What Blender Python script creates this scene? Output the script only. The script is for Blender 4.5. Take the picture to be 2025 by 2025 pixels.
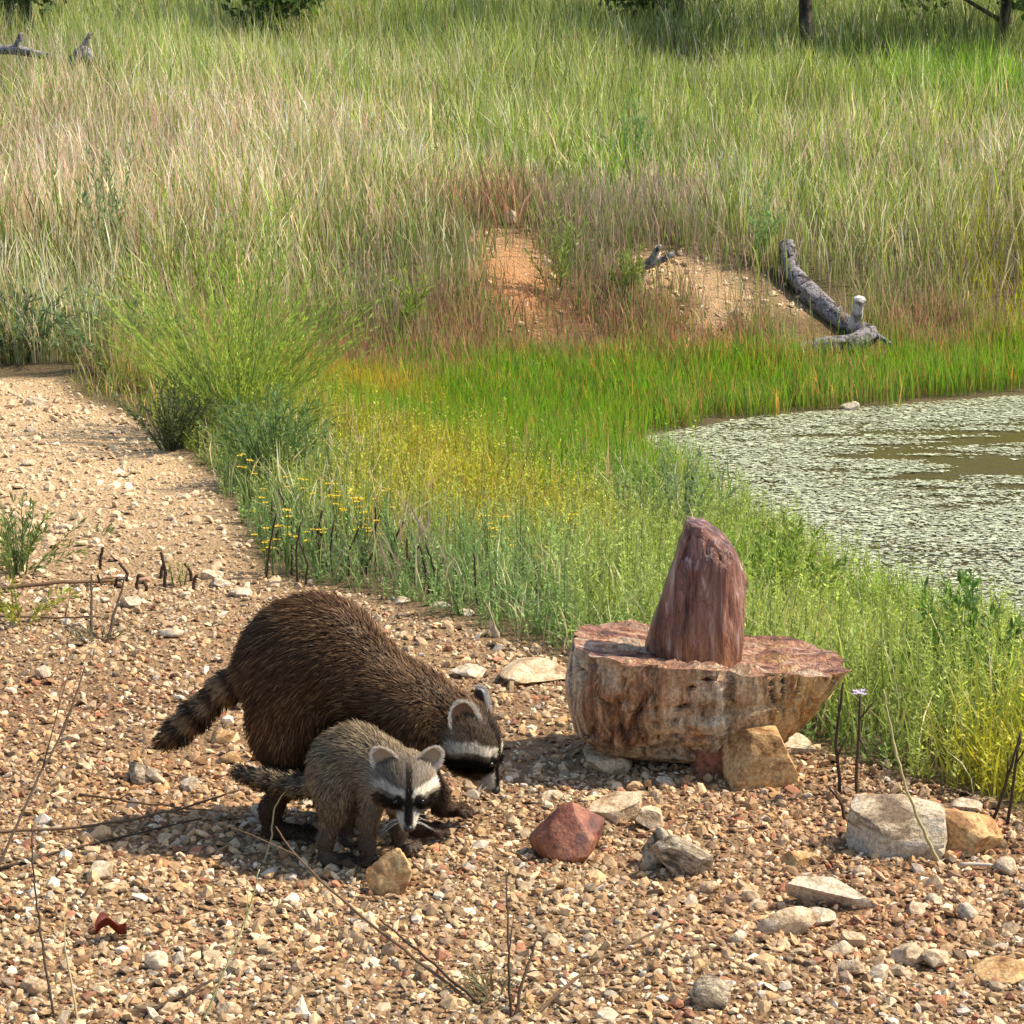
import bpy, bmesh, math, random
import numpy as np
from mathutils import Vector, Matrix

for o in list(bpy.data.objects): bpy.data.objects.remove(o)
SC = bpy.context.scene
COL = SC.collection
R = math.radians

# ---------------------------------------------------------------- camera, sky, sun, exposure
cam = bpy.data.cameras.new('camera'); camo = bpy.data.objects.new('camera', cam); COL.objects.link(camo)
camo.location = (0, 0, 1.5); camo.rotation_euler = (R(90 - 11), 0, 0)
cam.sensor_fit = 'HORIZONTAL'; cam.angle = R(24); cam.clip_start = .05; cam.clip_end = 600
SC.camera = camo
SUN_EL, SUN_ROT = 51, 82           # degrees; rotation measured from +Y towards +X
w = bpy.data.worlds.new('World'); SC.world = w; w.use_nodes = True
nt = w.node_tree; nt.nodes.clear()
sky = nt.nodes.new('ShaderNodeTexSky'); sky.sky_type = 'NISHITA'; sky.sun_disc = False
sky.sun_elevation = R(SUN_EL); sky.sun_rotation = R(SUN_ROT); sky.air_density = 1.0; sky.dust_density = 1.5
bg = nt.nodes.new('ShaderNodeBackground'); bg.inputs[1].default_value = .15
ow = nt.nodes.new('ShaderNodeOutputWorld'); nt.links.new(sky.outputs[0], bg.inputs[0]); nt.links.new(bg.outputs[0], ow.inputs[0])
sun = bpy.data.lights.new('sun', 'SUN'); sun.energy = 4.3; sun.angle = R(.55); sun.color = (1, .91, .75)
suno = bpy.data.objects.new('sun', sun); COL.objects.link(suno)
tosun = Vector((math.sin(R(SUN_ROT)) * math.cos(R(SUN_EL)), math.cos(R(SUN_ROT)) * math.cos(R(SUN_EL)), math.sin(R(SUN_EL))))
suno.rotation_euler = tosun.to_track_quat('Z', 'Y').to_euler(); suno.location = tosun * 30
vs = SC.view_settings; vs.view_transform = 'Standard'; vs.look = 'None'; vs.gamma = 1; vs.exposure = .82; vs.use_curve_mapping = False
SC.render.engine = 'CYCLES'

# ---------------------------------------------------------------- helpers
rng = np.random.default_rng(7)
def rot_h(ix, iy, iz):
    h = (ix * 374761393 + iy * 668265263 + iz * 2147483647) & 0xffffffff
    h = ((h ^ (h >> 13)) * 1274126177) & 0xffffffff
    return h ^ (h >> 16)
def vnoise(p):
    """smooth value noise in -1..1 for an (n,3) array"""
    p = np.asarray(p, float); i = np.floor(p).astype(np.int64); f = p - i; u = f * f * (3 - 2 * f); r = 0
    for dx in (0, 1):
        for dy in (0, 1):
            for dz in (0, 1):
                h = rot_h(i[:, 0] + dx, i[:, 1] + dy, i[:, 2] + dz) / 4294967295. * 2 - 1
                r = r + h * (u[:, 0] if dx else 1 - u[:, 0]) * (u[:, 1] if dy else 1 - u[:, 1]) * (u[:, 2] if dz else 1 - u[:, 2])
    return r
def fbm(p, o=4):
    p = np.asarray(p, float); r = 0; a = 1.; s = 0
    for k in range(o):
        r = r + a * vnoise(p * 2 ** k + 17.3 * k); s += a; a *= .5
    return r / s
def n2(x, y, s, seed=0): return fbm(np.stack([x * s, y * s, np.full(np.shape(x), seed * 7.7)], 1), 3)
def unit(v): return v / np.maximum(np.linalg.norm(v, axis=-1, keepdims=True), 1e-9)

class Acc:
    """collects geometry with vertex colours and builds ONE mesh"""
    def __init__(s): s.v = []; s.c = []; s.n = []; s.l = []; s.t = []; s.k = 0; s.usen = False
    def add(s, v, f, c, n=None):
        v = np.asarray(v, float).reshape(-1, 3); m = len(v)
        c = np.broadcast_to(np.asarray(c, float), (m, 3))
        s.v.append(v); s.c.append(c)
        if n is not None: s.usen = True; s.n.append(n)
        for g in (f if isinstance(f, list) else [f]):
            g = np.asarray(g); s.l.append((g + s.k).ravel()); s.t.append(np.full(len(g), g.shape[1]))
        s.k += m
    def ribbons(s, P, W, S, C, N=None):
        """P (n,k,3) centre lines, W (n,k) half widths, S (n,3) side vectors, C (n,k,3) colours"""
        n, k, _ = P.shape
        if n == 0: return
        S = S[:, None, :] if S.ndim == 2 else S
        A = P + S * W[..., None]; B = P - S * W[..., None]
        v = np.concatenate([np.stack([A[:, :-1], B[:, :-1]], 2).reshape(n, -1, 3), P[:, -1:]], 1)
        c = np.concatenate([np.repeat(C[:, :-1], 2, 1), C[:, -1:]], 1)
        m = 2 * (k - 1) + 1; b = np.arange(n)[:, None] * m
        q = [np.stack([b[:, 0] + 2 * j, b[:, 0] + 2 * j + 1, b[:, 0] + 2 * j + 3, b[:, 0] + 2 * j + 2], 1) for j in range(k - 2)]
        t = np.stack([b[:, 0] + 2 * (k - 2), b[:, 0] + 2 * (k - 2) + 1, b[:, 0] + 2 * (k - 1)], 1)
        nn = None
        if N is not None: nn = np.concatenate([np.repeat(N[:, :-1], 2, 1), N[:, -1:]], 1).reshape(-1, 3)
        s.add(v.reshape(-1, 3), ([np.concatenate(q)] if q else []) + [t], c.reshape(-1, 3), nn)
    def leaves(s, Q, D, L_, S, w_, c):
        """pointed leaves, one four-sided face each"""
        n = len(Q); m = Q + D * (L_ * .5)[:, None]; o = S * (L_ * w_)[:, None]
        s.add(np.stack([Q, m + o, Q + D * L_[:, None], m - o], 1).reshape(-1, 3), np.arange(n * 4).reshape(n, 4), np.repeat(c, 4, 0))
    def tube(s, pts, rad, col, sides=6, cap=True):
        pts = np.asarray(pts, float); k = len(pts); rad = np.broadcast_to(np.asarray(rad, float), (k,))
        tan = unit(np.gradient(pts, axis=0)); ref = np.array([.31, .2, .93]) if abs(tan[0][2]) < .8 else np.array([.9, .3, .1])
        a = unit(np.cross(tan, ref)); b = np.cross(tan, a)
        th = np.linspace(0, 2 * math.pi, sides, endpoint=False)
        v = pts[:, None] + rad[:, None, None] * (np.cos(th)[None, :, None] * a[:, None] + np.sin(th)[None, :, None] * b[:, None])
        i = np.arange(k - 1)[:, None] * sides; j = np.arange(sides)[None]; jn = (j + 1) % sides
        q = np.stack([i + j, i + jn, i + sides + jn, i + sides + j], -1).reshape(-1, 4)
        c = np.asarray(col, float)
        if c.ndim == 2: c = np.repeat(c, sides, 0)
        vv = v.reshape(-1, 3); F = [q]
        if cap:
            F.append(np.arange(sides)[None, ::-1]); F.append(np.arange(sides)[None] + (k - 1) * sides)
        s.add(vv, F, c)
    def build(s, name, mat, parent=None, smooth=False):
        me = bpy.data.meshes.new(name)
        v = np.concatenate(s.v); c = np.concatenate(s.c); l = np.concatenate(s.l); t = np.concatenate(s.t)
        me.vertices.add(len(v)); me.vertices.foreach_set('co', v.astype(np.float32).ravel())
        me.loops.add(len(l)); me.loops.foreach_set('vertex_index', l.astype(np.int32))
        me.polygons.add(len(t)); me.polygons.foreach_set('loop_start', np.concatenate([[0], np.cumsum(t)[:-1]]).astype(np.int32))
        me.polygons.foreach_set('use_smooth', np.full(len(t), bool(smooth)))
        at = me.color_attributes.new('Col', 'FLOAT_COLOR', 'POINT')
        at.data.foreach_set('color', np.concatenate([c, np.ones((len(c), 1))], 1).astype(np.float32).ravel())
        me.update(calc_edges=True)
        if s.usen:
            me.normals_split_custom_set_from_vertices(unit(np.concatenate(s.n)).astype(np.float32))
        if mat: me.materials.append(mat)
        o = bpy.data.objects.new(name, me); COL.objects.link(o)
        if parent: o.parent = parent
        return o
def tag(o, label=None, cat=None, group=None, kind=None):
    if label: o['label'] = label
    if cat: o['category'] = cat
    if group: o['group'] = group
    if kind: o['kind'] = kind
    return o
def empty(name, loc=(0, 0, 0), rz=0):
    o = bpy.data.objects.new(name, None); o.empty_display_size = .05; COL.objects.link(o); o.location = loc; o.rotation_euler.z = rz; return o

# ---------------------------------------------------------------- materials
def newmat(name):
    m = bpy.data.materials.new(name); m.use_nodes = True; t = m.node_tree; t.nodes.clear()
    return m, t, (lambda ty, **k: mk(t, ty, k)), t.links.new
def mk(t, ty, kw):
    n = t.nodes.new('ShaderNode' + ty)
    for a, b in kw.items():
        if a.startswith('i_'):
            key = a[2:]; n.inputs[int(key) if key.isdigit() else key.replace('_', ' ')].default_value = b
        else: setattr(n, a, b)
    return n
def ramp(N, stops, interp='LINEAR'):
    r = N('ValToRGB'); cr = r.color_ramp; cr.interpolation = interp
    while len(cr.elements) > 1: cr.elements.remove(cr.elements[-1])
    cr.elements[0].position = stops[0][0]; cr.elements[0].color = (*stops[0][1], 1)
    for p, c in stops[1:]:
        e = cr.elements.new(p); e.color = (*c, 1)
    return r
def mat_leaf(name, trans=.4, rough=.5, spec=.25):
    m, t, N, L = newmat(name); a = N('Attribute', attribute_name='Col')
    p = N('BsdfPrincipled', i_Roughness=rough); p.inputs['Specular IOR Level'].default_value = spec
    tr = N('BsdfTranslucent'); mx = N('MixShader', i_0=trans); o = N('OutputMaterial')
    hs = N('HueSaturation', i_Saturation=1.1, i_Value=1.25)
    L(a.outputs['Color'], p.inputs['Base Color']); L(a.outputs['Color'], hs.inputs['Color']); L(hs.outputs[0], tr.inputs[0])
    L(p.outputs[0], mx.inputs[1]); L(tr.outputs[0], mx.inputs[2]); L(mx.outputs[0], o.inputs[0]); return m
def mat_col(name, rough=.85, spec=.3, nscale=90, namp=.35, bump=.25, bdist=.004):
    """vertex colour varied by a fine procedural grain, with bump"""
    m, t, N, L = newmat(name); a = N('Attribute', attribute_name='Col'); tc = N('NewGeometry')
    no = N('TexNoise', i_Scale=nscale, i_Detail=5.0, i_Roughness=.65); L(tc.outputs['Position'], no.inputs['Vector'])
    mr = N('MapRange', i_1=.25, i_2=.75, i_3=1 - namp, i_4=1 + namp); L(no.outputs[0], mr.inputs[0])
    mu = N('VectorMath', operation='SCALE'); L(a.outputs['Color'], mu.inputs[0]); L(mr.outputs[0], mu.inputs['Scale'])
    p = N('BsdfPrincipled', i_Roughness=rough); p.inputs['Specular IOR Level'].default_value = spec; L(mu.outputs[0], p.inputs['Base Color'])
    b = N('Bump', i_Strength=bump, i_Distance=bdist); L(no.outputs[0], b.inputs['Height']); L(b.outputs[0], p.inputs['Normal'])
    o = N('OutputMaterial'); L(p.outputs[0], o.inputs[0]); return m
def mat_rock(name, cols, scale=6, stretch=(1, 1, 1), rough=.75, spec=.4, bump=.5, bdist=.01, fine=120, wetz=None):
    """procedural stone: banded colour from stretched noise, fine pitted bump, dark seams"""
    m, t, N, L = newmat(name); tc = N('TexCoord'); mp = N('Mapping'); mp.inputs['Scale'].default_value = stretch
    L(tc.outputs['Object'], mp.inputs[0])
    n1 = N('TexNoise', i_Scale=scale, i_Detail=8.0, i_Roughness=.62, i_Distortion=.6); L(mp.outputs[0], n1.inputs['Vector'])
    cx = N('MapRange', i_1=.33, i_2=.67, i_3=.2, i_4=.85); L(n1.outputs[0], cx.inputs[0])
    r = ramp(N, cols); L(cx.outputs[0], r.inputs[0])
    nf = N('TexNoise', i_Scale=fine, i_Detail=4.0, i_Roughness=.7); L(tc.outputs['Object'], nf.inputs['Vector'])
    mr = N('MapRange', i_1=.3, i_2=.7, i_3=.45, i_4=1.45); L(nf.outputs[0], mr.inputs[0])
    mu = N('VectorMath', operation='SCALE'); L(r.outputs[0], mu.inputs[0]); L(mr.outputs[0], mu.inputs['Scale'])
    p = N('BsdfPrincipled', i_Roughness=rough); p.inputs['Specular IOR Level'].default_value = spec; L(mu.outputs[0], p.inputs['Base Color'])
    ad = N('Math', operation='ADD'); L(n1.outputs[0], ad.inputs[0]); m2 = N('Math', operation='MULTIPLY', i_1=.6); L(nf.outputs[0], m2.inputs[0]); L(m2.outputs[0], ad.inputs[1])
    b = N('Bump', i_Strength=bump, i_Distance=bdist); L(ad.outputs[0], b.inputs['Height']); L(b.outputs[0], p.inputs['Normal'])
    o = N('OutputMaterial'); L(p.outputs[0], o.inputs[0]); return m
M_leaf = mat_leaf('grass_blade', .45)
M_stalk = mat_col('dry_stalk', .8, .2, 200, .3, .1)
M_grav = mat_col('gravel_stone', .8, .35, 160, .4, .35, .003)

POND = np.array([(.5,10.8),(.62,10.3),(1.0,9.1),(1.2,8.1),(1.6,7.4),(2.6,6.8),(4.5,6.5),(7,7.5),(8,10),(7,13),(4.5,13.3),(2.75,12.75),(1.9,12.3),(1.23,11.95),(.6,11.3)])
WATER_Z = -.335
def sstep(a, b, x):
    t = np.clip((x - a) / (b - a), 0, 1); return t * t * (3 - 2 * t)
def pond_dist(x, y):
    x = np.asarray(x, float); y = np.asarray(y, float)
    d = np.full(x.shape, 1e9); ins = np.zeros(x.shape, bool)
    n = len(POND)
    for i in range(n):
        a = POND[i]; b = POND[(i + 1) % n]; e = b - a
        t = np.clip(((x - a[0]) * e[0] + (y - a[1]) * e[1]) / (e @ e), 0, 1)
        d = np.minimum(d, np.hypot(x - a[0] - t * e[0], y - a[1] - t * e[1]))
        c = (a[1] > y) != (b[1] > y)
        with np.errstate(divide='ignore', invalid='ignore'):
            xx = (b[0] - a[0]) * (y - a[1]) / (b[1] - a[1]) + a[0]
        ins ^= c & (x < xx)
    return np.where(ins, -d, d)
def terrain(x, y):
    x = np.asarray(x, float); y = np.asarray(y, float)
    d = pond_dist(x, y)
    z = np.where(d > 0, -.33 * (1 - sstep(-.1, 2.3, d)) , -.33 - .25 * sstep(0, 1.0, -d)) 
    s = y - (12.6 + .45 * np.clip(x, -3.5, 3.0))
    sp = np.maximum(s, 0)
    z = z + .30 * sstep(0, 1.6, s) + .10 * sp - .02 * np.maximum(s - 14, 0) - .06*np.maximum(s-26,0)
    z = z + sstep(0, 1.0, d) * .012 * np.sin(3.1 * x + 1.3) * np.sin(2.3 * y) + sstep(0, 1.0, d) * .006 * np.sin(9 * x + 2 * y) * np.sin(7.7 * y + 1)
    z = z + .10 * np.sin(.7 * x + .4) * np.sin(.55 * y + 1.1) * sstep(12, 17, y)
    return z

# ---------------------------------------------------------------- ground and pond
def poly_dist(PG, x, y):
    d = np.full(x.shape, 1e9); ins = np.zeros(x.shape, bool); n = len(PG)
    for i in range(n):
        a = PG[i]; b = PG[(i + 1) % n]; e = b - a
        t = np.clip(((x - a[0]) * e[0] + (y - a[1]) * e[1]) / (e @ e), 0, 1)
        d = np.minimum(d, np.hypot(x - a[0] - t * e[0], y - a[1] - t * e[1]))
        c = (a[1] > y) != (b[1] > y)
        with np.errstate(divide='ignore', invalid='ignore'):
            xx = (b[0] - a[0]) * (y - a[1]) / (b[1] - a[1]) + a[0]
        ins ^= c & (x < xx)
    return np.where(ins, -d, d)
GRAVEL = np.array([(-5, -3), (-5, 10.4), (-2.6, 10.9), (-2.1, 10.8), (-1.6, 9.8), (-1.3, 9.0), (-1.08, 8.3), (-.88, 7.4), (-.72, 6.7), (-.45, 6.5), (-.05, 6.05), (.2, 5.65), (.42, 5.3), (.62, 5.0), (.80, 4.76), (1.02, 4.48), (1.6, 3.9), (2.8, 3.0), (3.2, -3)])
def gravel_d(x, y):
    """negative inside the gravel"""
    x = np.asarray(x, float); y = np.asarray(y, float)
    return poly_dist(GRAVEL, x, y) + .07 * n2(x, y, 4.5, 3) + .02 * n2(x, y, 21, 4)
def soil_patch(x, y):
    a = 1 - sstep(.35, 1.2, np.hypot((x - .06) / .32, (y - 13.45) / .6) + .7 * n2(x, y, 5, 8))
    b = 1 - sstep(.3, 1.2, np.hypot((x - 1.05) / .55, (y - 13.75) / .42) + .8 * n2(x, y, 5, 9))
    return a, b
def tz(x, y): return terrain(x, y)
def mixc(a, b, t): return a * (1 - t[:, None]) + np.asarray(b) * t[:, None]
def ground_col(x, y):
    n = len(x)
    c = np.tile(np.array([.13, .095, .05]), (n, 1))
    c = mixc(c, (.10, .085, .04), sstep(-.3, .4, n2(x, y, 1.5, 1)))
    g = 1 - sstep(-.08, .12, gravel_d(x, y))
    gc = mixc(np.tile(np.array([.27, .17, .09]), (n, 1)), (.21, .115, .06), sstep(-.2, .5, n2(x, y, 2.2, 5)) * (y < 5.5))
    gc = mixc(gc, (.52, .36, .20), sstep(5.5, 9, y))
    c = c * (1 - g[:, None]) + gc * g[:, None]
    a, b = soil_patch(x, y)
    a0 = sstep(13.2, 13.9, y + .25 * n2(x, y, 4, 17)); c = mixc(c, (.44, .21, .09), a); c = mixc(c, (.46, .30, .155), a * a0 * .9); c = mixc(c, (.42, .28, .15), b)
    rs = sstep(.15, .5, pond_dist(x, y)) * (1 - sstep(1.0, 1.6, pond_dist(x, y))) * (y > 11.5)
    c = mixc(c, (.24, .14, .075), rs * .8 * (1 - a) * (1 - b))
    return c
def axis(lo, hi, core_lo, core_hi, step, grow):
    a = list(np.arange(core_lo, core_hi + 1e-6, step)); s = step
    while a[-1] < hi: s *= grow; a.append(a[-1] + s)
    s = step
    while a[0] > lo: s *= grow; a.insert(0, a[0] - s)
    return np.array(a)
xs = axis(-160, 160, -2.6, 3.4, .05, 1.13); ys = axis(-40, 300, 3.0, 15, .055, 1.1)
X, Y = np.meshgrid(xs, ys, indexing='ij'); fx, fy = X.ravel(), Y.ravel()
gz = tz(fx, fy)
gin = 1 - sstep(-.1, .1, gravel_d(fx, fy))
gz = gz + gin * .008 * n2(fx, fy, 6, 2) + (1 - gin) * .03 * n2(fx, fy, 2.5, 6) * sstep(.1, .6, pond_dist(fx, fy))
ni, nj = len(xs), len(ys); ii, jj = np.meshgrid(np.arange(ni - 1), np.arange(nj - 1), indexing='ij'); b0 = (ii * nj + jj).ravel()
A = Acc(); A.add(np.stack([fx, fy, gz], 1), np.stack([b0, b0 + nj, b0 + nj + 1, b0 + 1], 1), ground_col(fx, fy))
def mat_ground():
    m, t, N, L = newmat('soil'); a = N('Attribute', attribute_name='Col'); g = N('NewGeometry')
    n1 = N('TexNoise', i_Scale=38.0, i_Detail=8.0, i_Roughness=.7); L(g.outputs['Position'], n1.inputs['Vector'])
    v = N('TexVoronoi', i_Scale=95.0); L(g.outputs['Position'], v.inputs['Vector'])
    r = ramp(N, [(0, (.45, .42, .4)), (.45, (.8, .8, .78)), (.62, (1.1, 1.05, 1)), (1, (1.75, 1.7, 1.6))]); L(n1.outputs[0], r.inputs[0])
    mu = N('Mix', data_type='RGBA', blend_type='MULTIPLY', i_0=1.0); L(a.outputs['Color'], mu.inputs[6]); L(r.outputs[0], mu.inputs[7])
    p = N('BsdfPrincipled', i_Roughness=.95); p.inputs['Specular IOR Level'].default_value = .1; L(mu.outputs[2], p.inputs['Base Color'])
    s = N('Math', operation='SUBTRACT'); L(n1.outputs[0], s.inputs[0]); L(v.outputs['Distance'], s.inputs[1])
    b = N('Bump', i_Strength=.8, i_Distance=.012); L(s.outputs[0], b.inputs['Height']); L(b.outputs[0], p.inputs['Normal'])
    o = N('OutputMaterial'); L(p.outputs[0], o.inputs[0]); return m
ground = A.build('ground', mat_ground(), smooth=True); tag(ground, 'sloping ground of gravel, bare soil and grassy bank', 'ground', kind='structure')

def mat_water():
    m, t, N, L = newmat('pond_water'); g = N('NewGeometry'); mp = N('Mapping'); mp.inputs['Scale'].default_value = (1, 1.6, 1); L(g.outputs['Position'], mp.inputs[0])
    n1 = N('TexNoise', i_Scale=9.0, i_Detail=4.0, i_Roughness=.6); L(mp.outputs[0], n1.inputs['Vector'])
    p = N('BsdfPrincipled', i_Roughness=.06); p.inputs['Base Color'].default_value = (.06, .044, .016, 1); p.inputs['IOR'].default_value = 1.33
    b = N('Bump', i_Strength=.35, i_Distance=.012); L(n1.outputs[0], b.inputs['Height']); L(b.outputs[0], p.inputs['Normal'])
    o = N('OutputMaterial'); L(p.outputs[0], o.inputs[0]); return m
A = Acc(); A.add([(.1, 6.2, WATER_Z), (8.6, 6.2, WATER_Z), (8.6, 13.7, WATER_Z), (.1, 13.7, WATER_Z)], np.array([[0, 1, 2, 3]]), (.1, .1, .05))
tag(A.build('pond_water', mat_water()), 'murky brown pond water showing between floating duckweed', 'pond', kind='structure')
# floating duckweed: small irregular leaf rafts lying on the water
def duckweed():
    n = 250000; x = rng.uniform(.3, 4.4, n); y = rng.uniform(6.6, 13.2, n)
    d = pond_dist(x, y); cover = .30 + .75 * n2(x * .75, y * 1.25, 1.1, 11) + .5 * n2(x * .6, y * 1.5, 6, 12)
    op = 1.1 * np.exp(-(((x - 2.2) / 1.0) ** 2 + ((y - 10.6) / 1.0) ** 2)) + .75 * np.exp(-(((x - .95) / .25) ** 2 + ((y - 10.2) / .12) ** 2)) + .6 * np.exp(-(((x - 3.3) / .9) ** 2 + ((y - 10.9) / .8) ** 2))
    cover = cover + .5 - .85 * op + 1.3 * n2(x * .4, y * 1.8, 7, 14) * (.25 + op) + .5 * sstep(-.35, 0, d)
    k = (d < -.02) & (rng.uniform(0, 1, n) < np.clip(cover * 1.6, 0, 1) ** 1.3); x, y = x[k], y[k]; n = len(x)
    rr = rng.lognormal(-5.2, .5, n); rr = np.clip(rr, .0025, .02)
    th = np.arange(4) * 2 * math.pi / 4
    ang = th[None] + rng.uniform(0, 6.28, (n, 1)); rad = rr[:, None] * rng.uniform(.65, 1.3, (n, 4)); z = WATER_Z + .002 + rng.uniform(0, .005, n)
    tilt = rng.normal(0, .16, (n, 2))
    px, py = rad * np.cos(ang), rad * np.sin(ang)
    v = np.stack([x[:, None] + px * 1.25, y[:, None] + py, z[:, None] + np.abs(px * tilt[:, :1] + py * tilt[:, 1:])], -1)
    c = np.array([.44, .45, .28])[None] * rng.uniform(.7, 1.35, (n, 1)); br = rng.uniform(0, 1, n) < .06; c[br] = (.22, .17, .08)
    A = Acc(); A.add(v.reshape(-1, 3), np.arange(n * 4).reshape(n, 4), np.repeat(c, 4, 0))
    return A.build('duckweed', mat_leaf('duckweed_leaf', .08, .38, .6))
tag(duckweed(), 'pale green duckweed floating in broken mats over the pond', 'duckweed', kind='stuff')

# ---------------------------------------------------------------- stones
def ico(sub):
    bm = bmesh.new(); bmesh.ops.create_icosphere(bm, subdivisions=sub, radius=1)
    v = np.array([q.co[:] for q in bm.verts]); f = np.array([[q.index for q in p.verts] for p in bm.faces]); bm.free(); return v, f
ICO1, ICO2, ICO3, ICO4 = ico(1), ico(2), ico(3), ico(4)
def rock_shape(seed, dims, cuts=14, lo=.46, hi=.86, noise=.035, sub=4, box=0, planes=()):
    r = np.random.default_rng(seed); v, f = (ICO4 if max(dims) > .045 else ICO3); v = v.copy()
    if box:
        m = np.max(np.abs(v), 1, keepdims=True); v = v * (1 - box) + v / m * box * .86
    for i in range(cuts):
        n = unit(r.normal(size=3)); o = r.uniform(lo, hi); v -= np.maximum(0, v @ n - o)[:, None] * n
    for (nx, ny, nz, o) in planes:
        n = unit(np.array([nx, ny, nz], float)); v -= np.maximum(0, v @ n - o)[:, None] * n
    v = v + unit(v) * (noise * fbm(v * 3.1 + seed * 3.3, 5))[:, None] + unit(v) * (noise * .45 * fbm(v * 11 + seed, 3))[:, None]
    return v * np.asarray(dims), f
def stone(name, x, y, dims, mat, seed, label, cat='stone', rz=0, tilt=(0, 0), sink=.25, z=None, group=None, **k):
    v, f = rock_shape(seed, dims, **k)
    A = Acc(); A.add(v, f, (.5, .5, .5)); o = A.build(name, mat, smooth=True)
    M_ = Matrix.Rotation(rz, 3, 'Z') @ Matrix.Rotation(tilt[0], 3, 'X') @ Matrix.Rotation(tilt[1], 3, 'Y')
    vr = v @ np.array(M_).T; zb = vr[:, 2].min(); h = vr[:, 2].max() - zb
    o.rotation_euler = M_.to_euler(); o.location = (x, y, (float(tz(x, y)) if z is None else z) - zb - sink * h)
    bpy.context.view_layer.objects.active = o
    try: o.data.set_sharp_from_angle(angle=R(32))
    except Exception: pass
    return tag(o, label, cat, group)
MR_red = mat_rock('red_stone', [(.3, (.10, .03, .018)), (.5, (.21, .065, .035)), (.62, (.28, .11, .05)), (.75, (.15, .06, .05))], 9, (1, 1, 1), .62, .45, .6, .008)
MR_pale = mat_rock('pale_stone', [(.3, (.20, .13, .07)), (.43, (.40, .31, .20)), (.55, (.52, .43, .31)), (.7, (.34, .27, .20))], 7, (1, 1, 1.6), .8, .3, .6, .008)
MR_och = mat_rock('ochre_stone', [(.28, (.16, .07, .025)), (.45, (.42, .23, .085)), (.6, (.52, .34, .15)), (.75, (.33, .16, .06))], 9, (1, 1, 1.4), .8, .3, .7, .008)
MR_grey = mat_rock('grey_grained_stone', [(.32, (.09, .065, .04)), (.45, (.32, .245, .155)), (.57, (.44, .36, .25)), (.72, (.24, .17, .10))], 9, (1, 5, 5), .85, .25, .9, .012)
MR_tan = mat_rock('tan_stone', [(.3, (.24, .14, .07)), (.46, (.46, .32, .18)), (.6, (.58, .44, .28)), (.75, (.38, .26, .14))], 8, (1, 1, 1.3), .82, .3, .7, .008)
MR_white = mat_rock('white_stone', [(.3, (.27, .18, .10)), (.45, (.47, .36, .23)), (.56, (.58, .48, .34)), (.7, (.42, .31, .19))], 8, (1, 1, 1), .75, .35, .5, .006)

MR_blk = mat_rock('banded_block_stone', [(.3, (.16, .105, .06)), (.43, (.38, .28, .17)), (.54, (.52, .42, .28)), (.68, (.36, .30, .23))], 14, (.5, .5, 2.2), .8, .3, .8, .01)
stone('boulder', .105, 4.345, (.085, .07, .072), MR_red, 11, 'squat dark red angular boulder on gravel in front of the stone basin', sink=.14, planes=[(-.75, -.3, .6, .5), (.75, -.35, .55, .5), (.05, -1, .45, .5), (-.2, .5, .9, .6)], cuts=9, noise=.03)
t = stone('boulder', .728, 4.36, (.105, .08, .066), MR_blk, 23, 'pale grey flat-topped block beside the weeds with an orange stone against it', sink=.22, box=.75, planes=[(-.2, -.25, .9, .72), (-.9, -.5, .1, .72)], cuts=5, lo=.8, hi=1., noise=.03, rz=-.12)
stone('boulder', .852, 4.36, (.085, .078, .062), MR_och, 29, 'rounded rust-orange stone leaning on the pale grey block', sink=.25, box=.4, planes=[(.75, -.2, .6, .6), (-.3, -.9, .3, .62)], cuts=6, noise=.04)
stone('flat_stone', .565, 4.06, (.095, .05, .034), MR_pale, 31, 'long wedge-shaped pale stone with a sharp sunlit top edge', sink=.2, tilt=(-.3, .16), planes=[(0, -.7, .7, .35), (.7, 0, .7, .5)], cuts=10, noise=.05, rz=-.1)
stone('flat_stone', .475, 3.935, (.055, .035, .034), MR_tan, 37, 'humped tan stone lying just in front of the long wedge stone', sink=.25, tilt=(-.2, -.2), cuts=10)
stone('boulder', .215, 4.56, (.075, .05, .038), MR_tan, 41, 'low tan stone in the shade behind the red boulder', sink=.3, box=.4, cuts=12)
stone('boulder', .265, 4.50, (.032, .03, .03), MR_tan, 43, 'small squarish tan stone tucked beside the red boulder', sink=.2, box=.5, cuts=8)
stone('boulder', .325, 4.26, (.085, .05, .045), MR_grey, 47, 'grey striped stone slanting down to the right in the gravel', sink=.25, tilt=(.1, .45), cuts=12, noise=.07)
stone('boulder', .27, 4.29, (.03, .03, .05), MR_grey, 53, 'upright dark grey lump at the end of the striped stone', sink=.25, cuts=10, noise=.07)
stone('boulder', -.215, 4.13, (.05, .034, .058), MR_och, 59, 'upright split tan stone in front of the young raccoon', sink=.22, box=.4, tilt=(.05, -.12), cuts=9, noise=.07)
stone('flat_stone', .315, 3.60, (.034, .03, .03), MR_grey, 61, 'smooth grey tilted slab half buried in the foreground gravel', sink=.3, box=.6, tilt=(-.4, .3), cuts=6)
stone('flat_stone', .06, 5.62, (.13, .1, .03), MR_tan, 67, 'broad flat pinkish slab lying behind the stone basin', sink=.2, cuts=10)
stone('flat_stone', -.10, 5.64, (.055, .04, .02), MR_white, 71, 'thin whitish flat stone behind the adult raccoon', sink=.2, cuts=12)
stone('stone_chip', -.045, 6.02, (.012, .01, .035), MR_white, 73, 'white chip standing on edge at the margin of the grass', sink=.2, tilt=(0, -.4), cuts=8)
stone('flat_stone', .83, 3.75, (.07, .05, .022), MR_och, 79, 'low reddish slab beside the gravel lumps', sink=.25, cuts=12)
stone('boulder', -.762, 4.77, (.045, .035, .032), MR_grey, 83, 'grey stone with a white ridge left of the adult raccoon', sink=.25, cuts=10)
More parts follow.
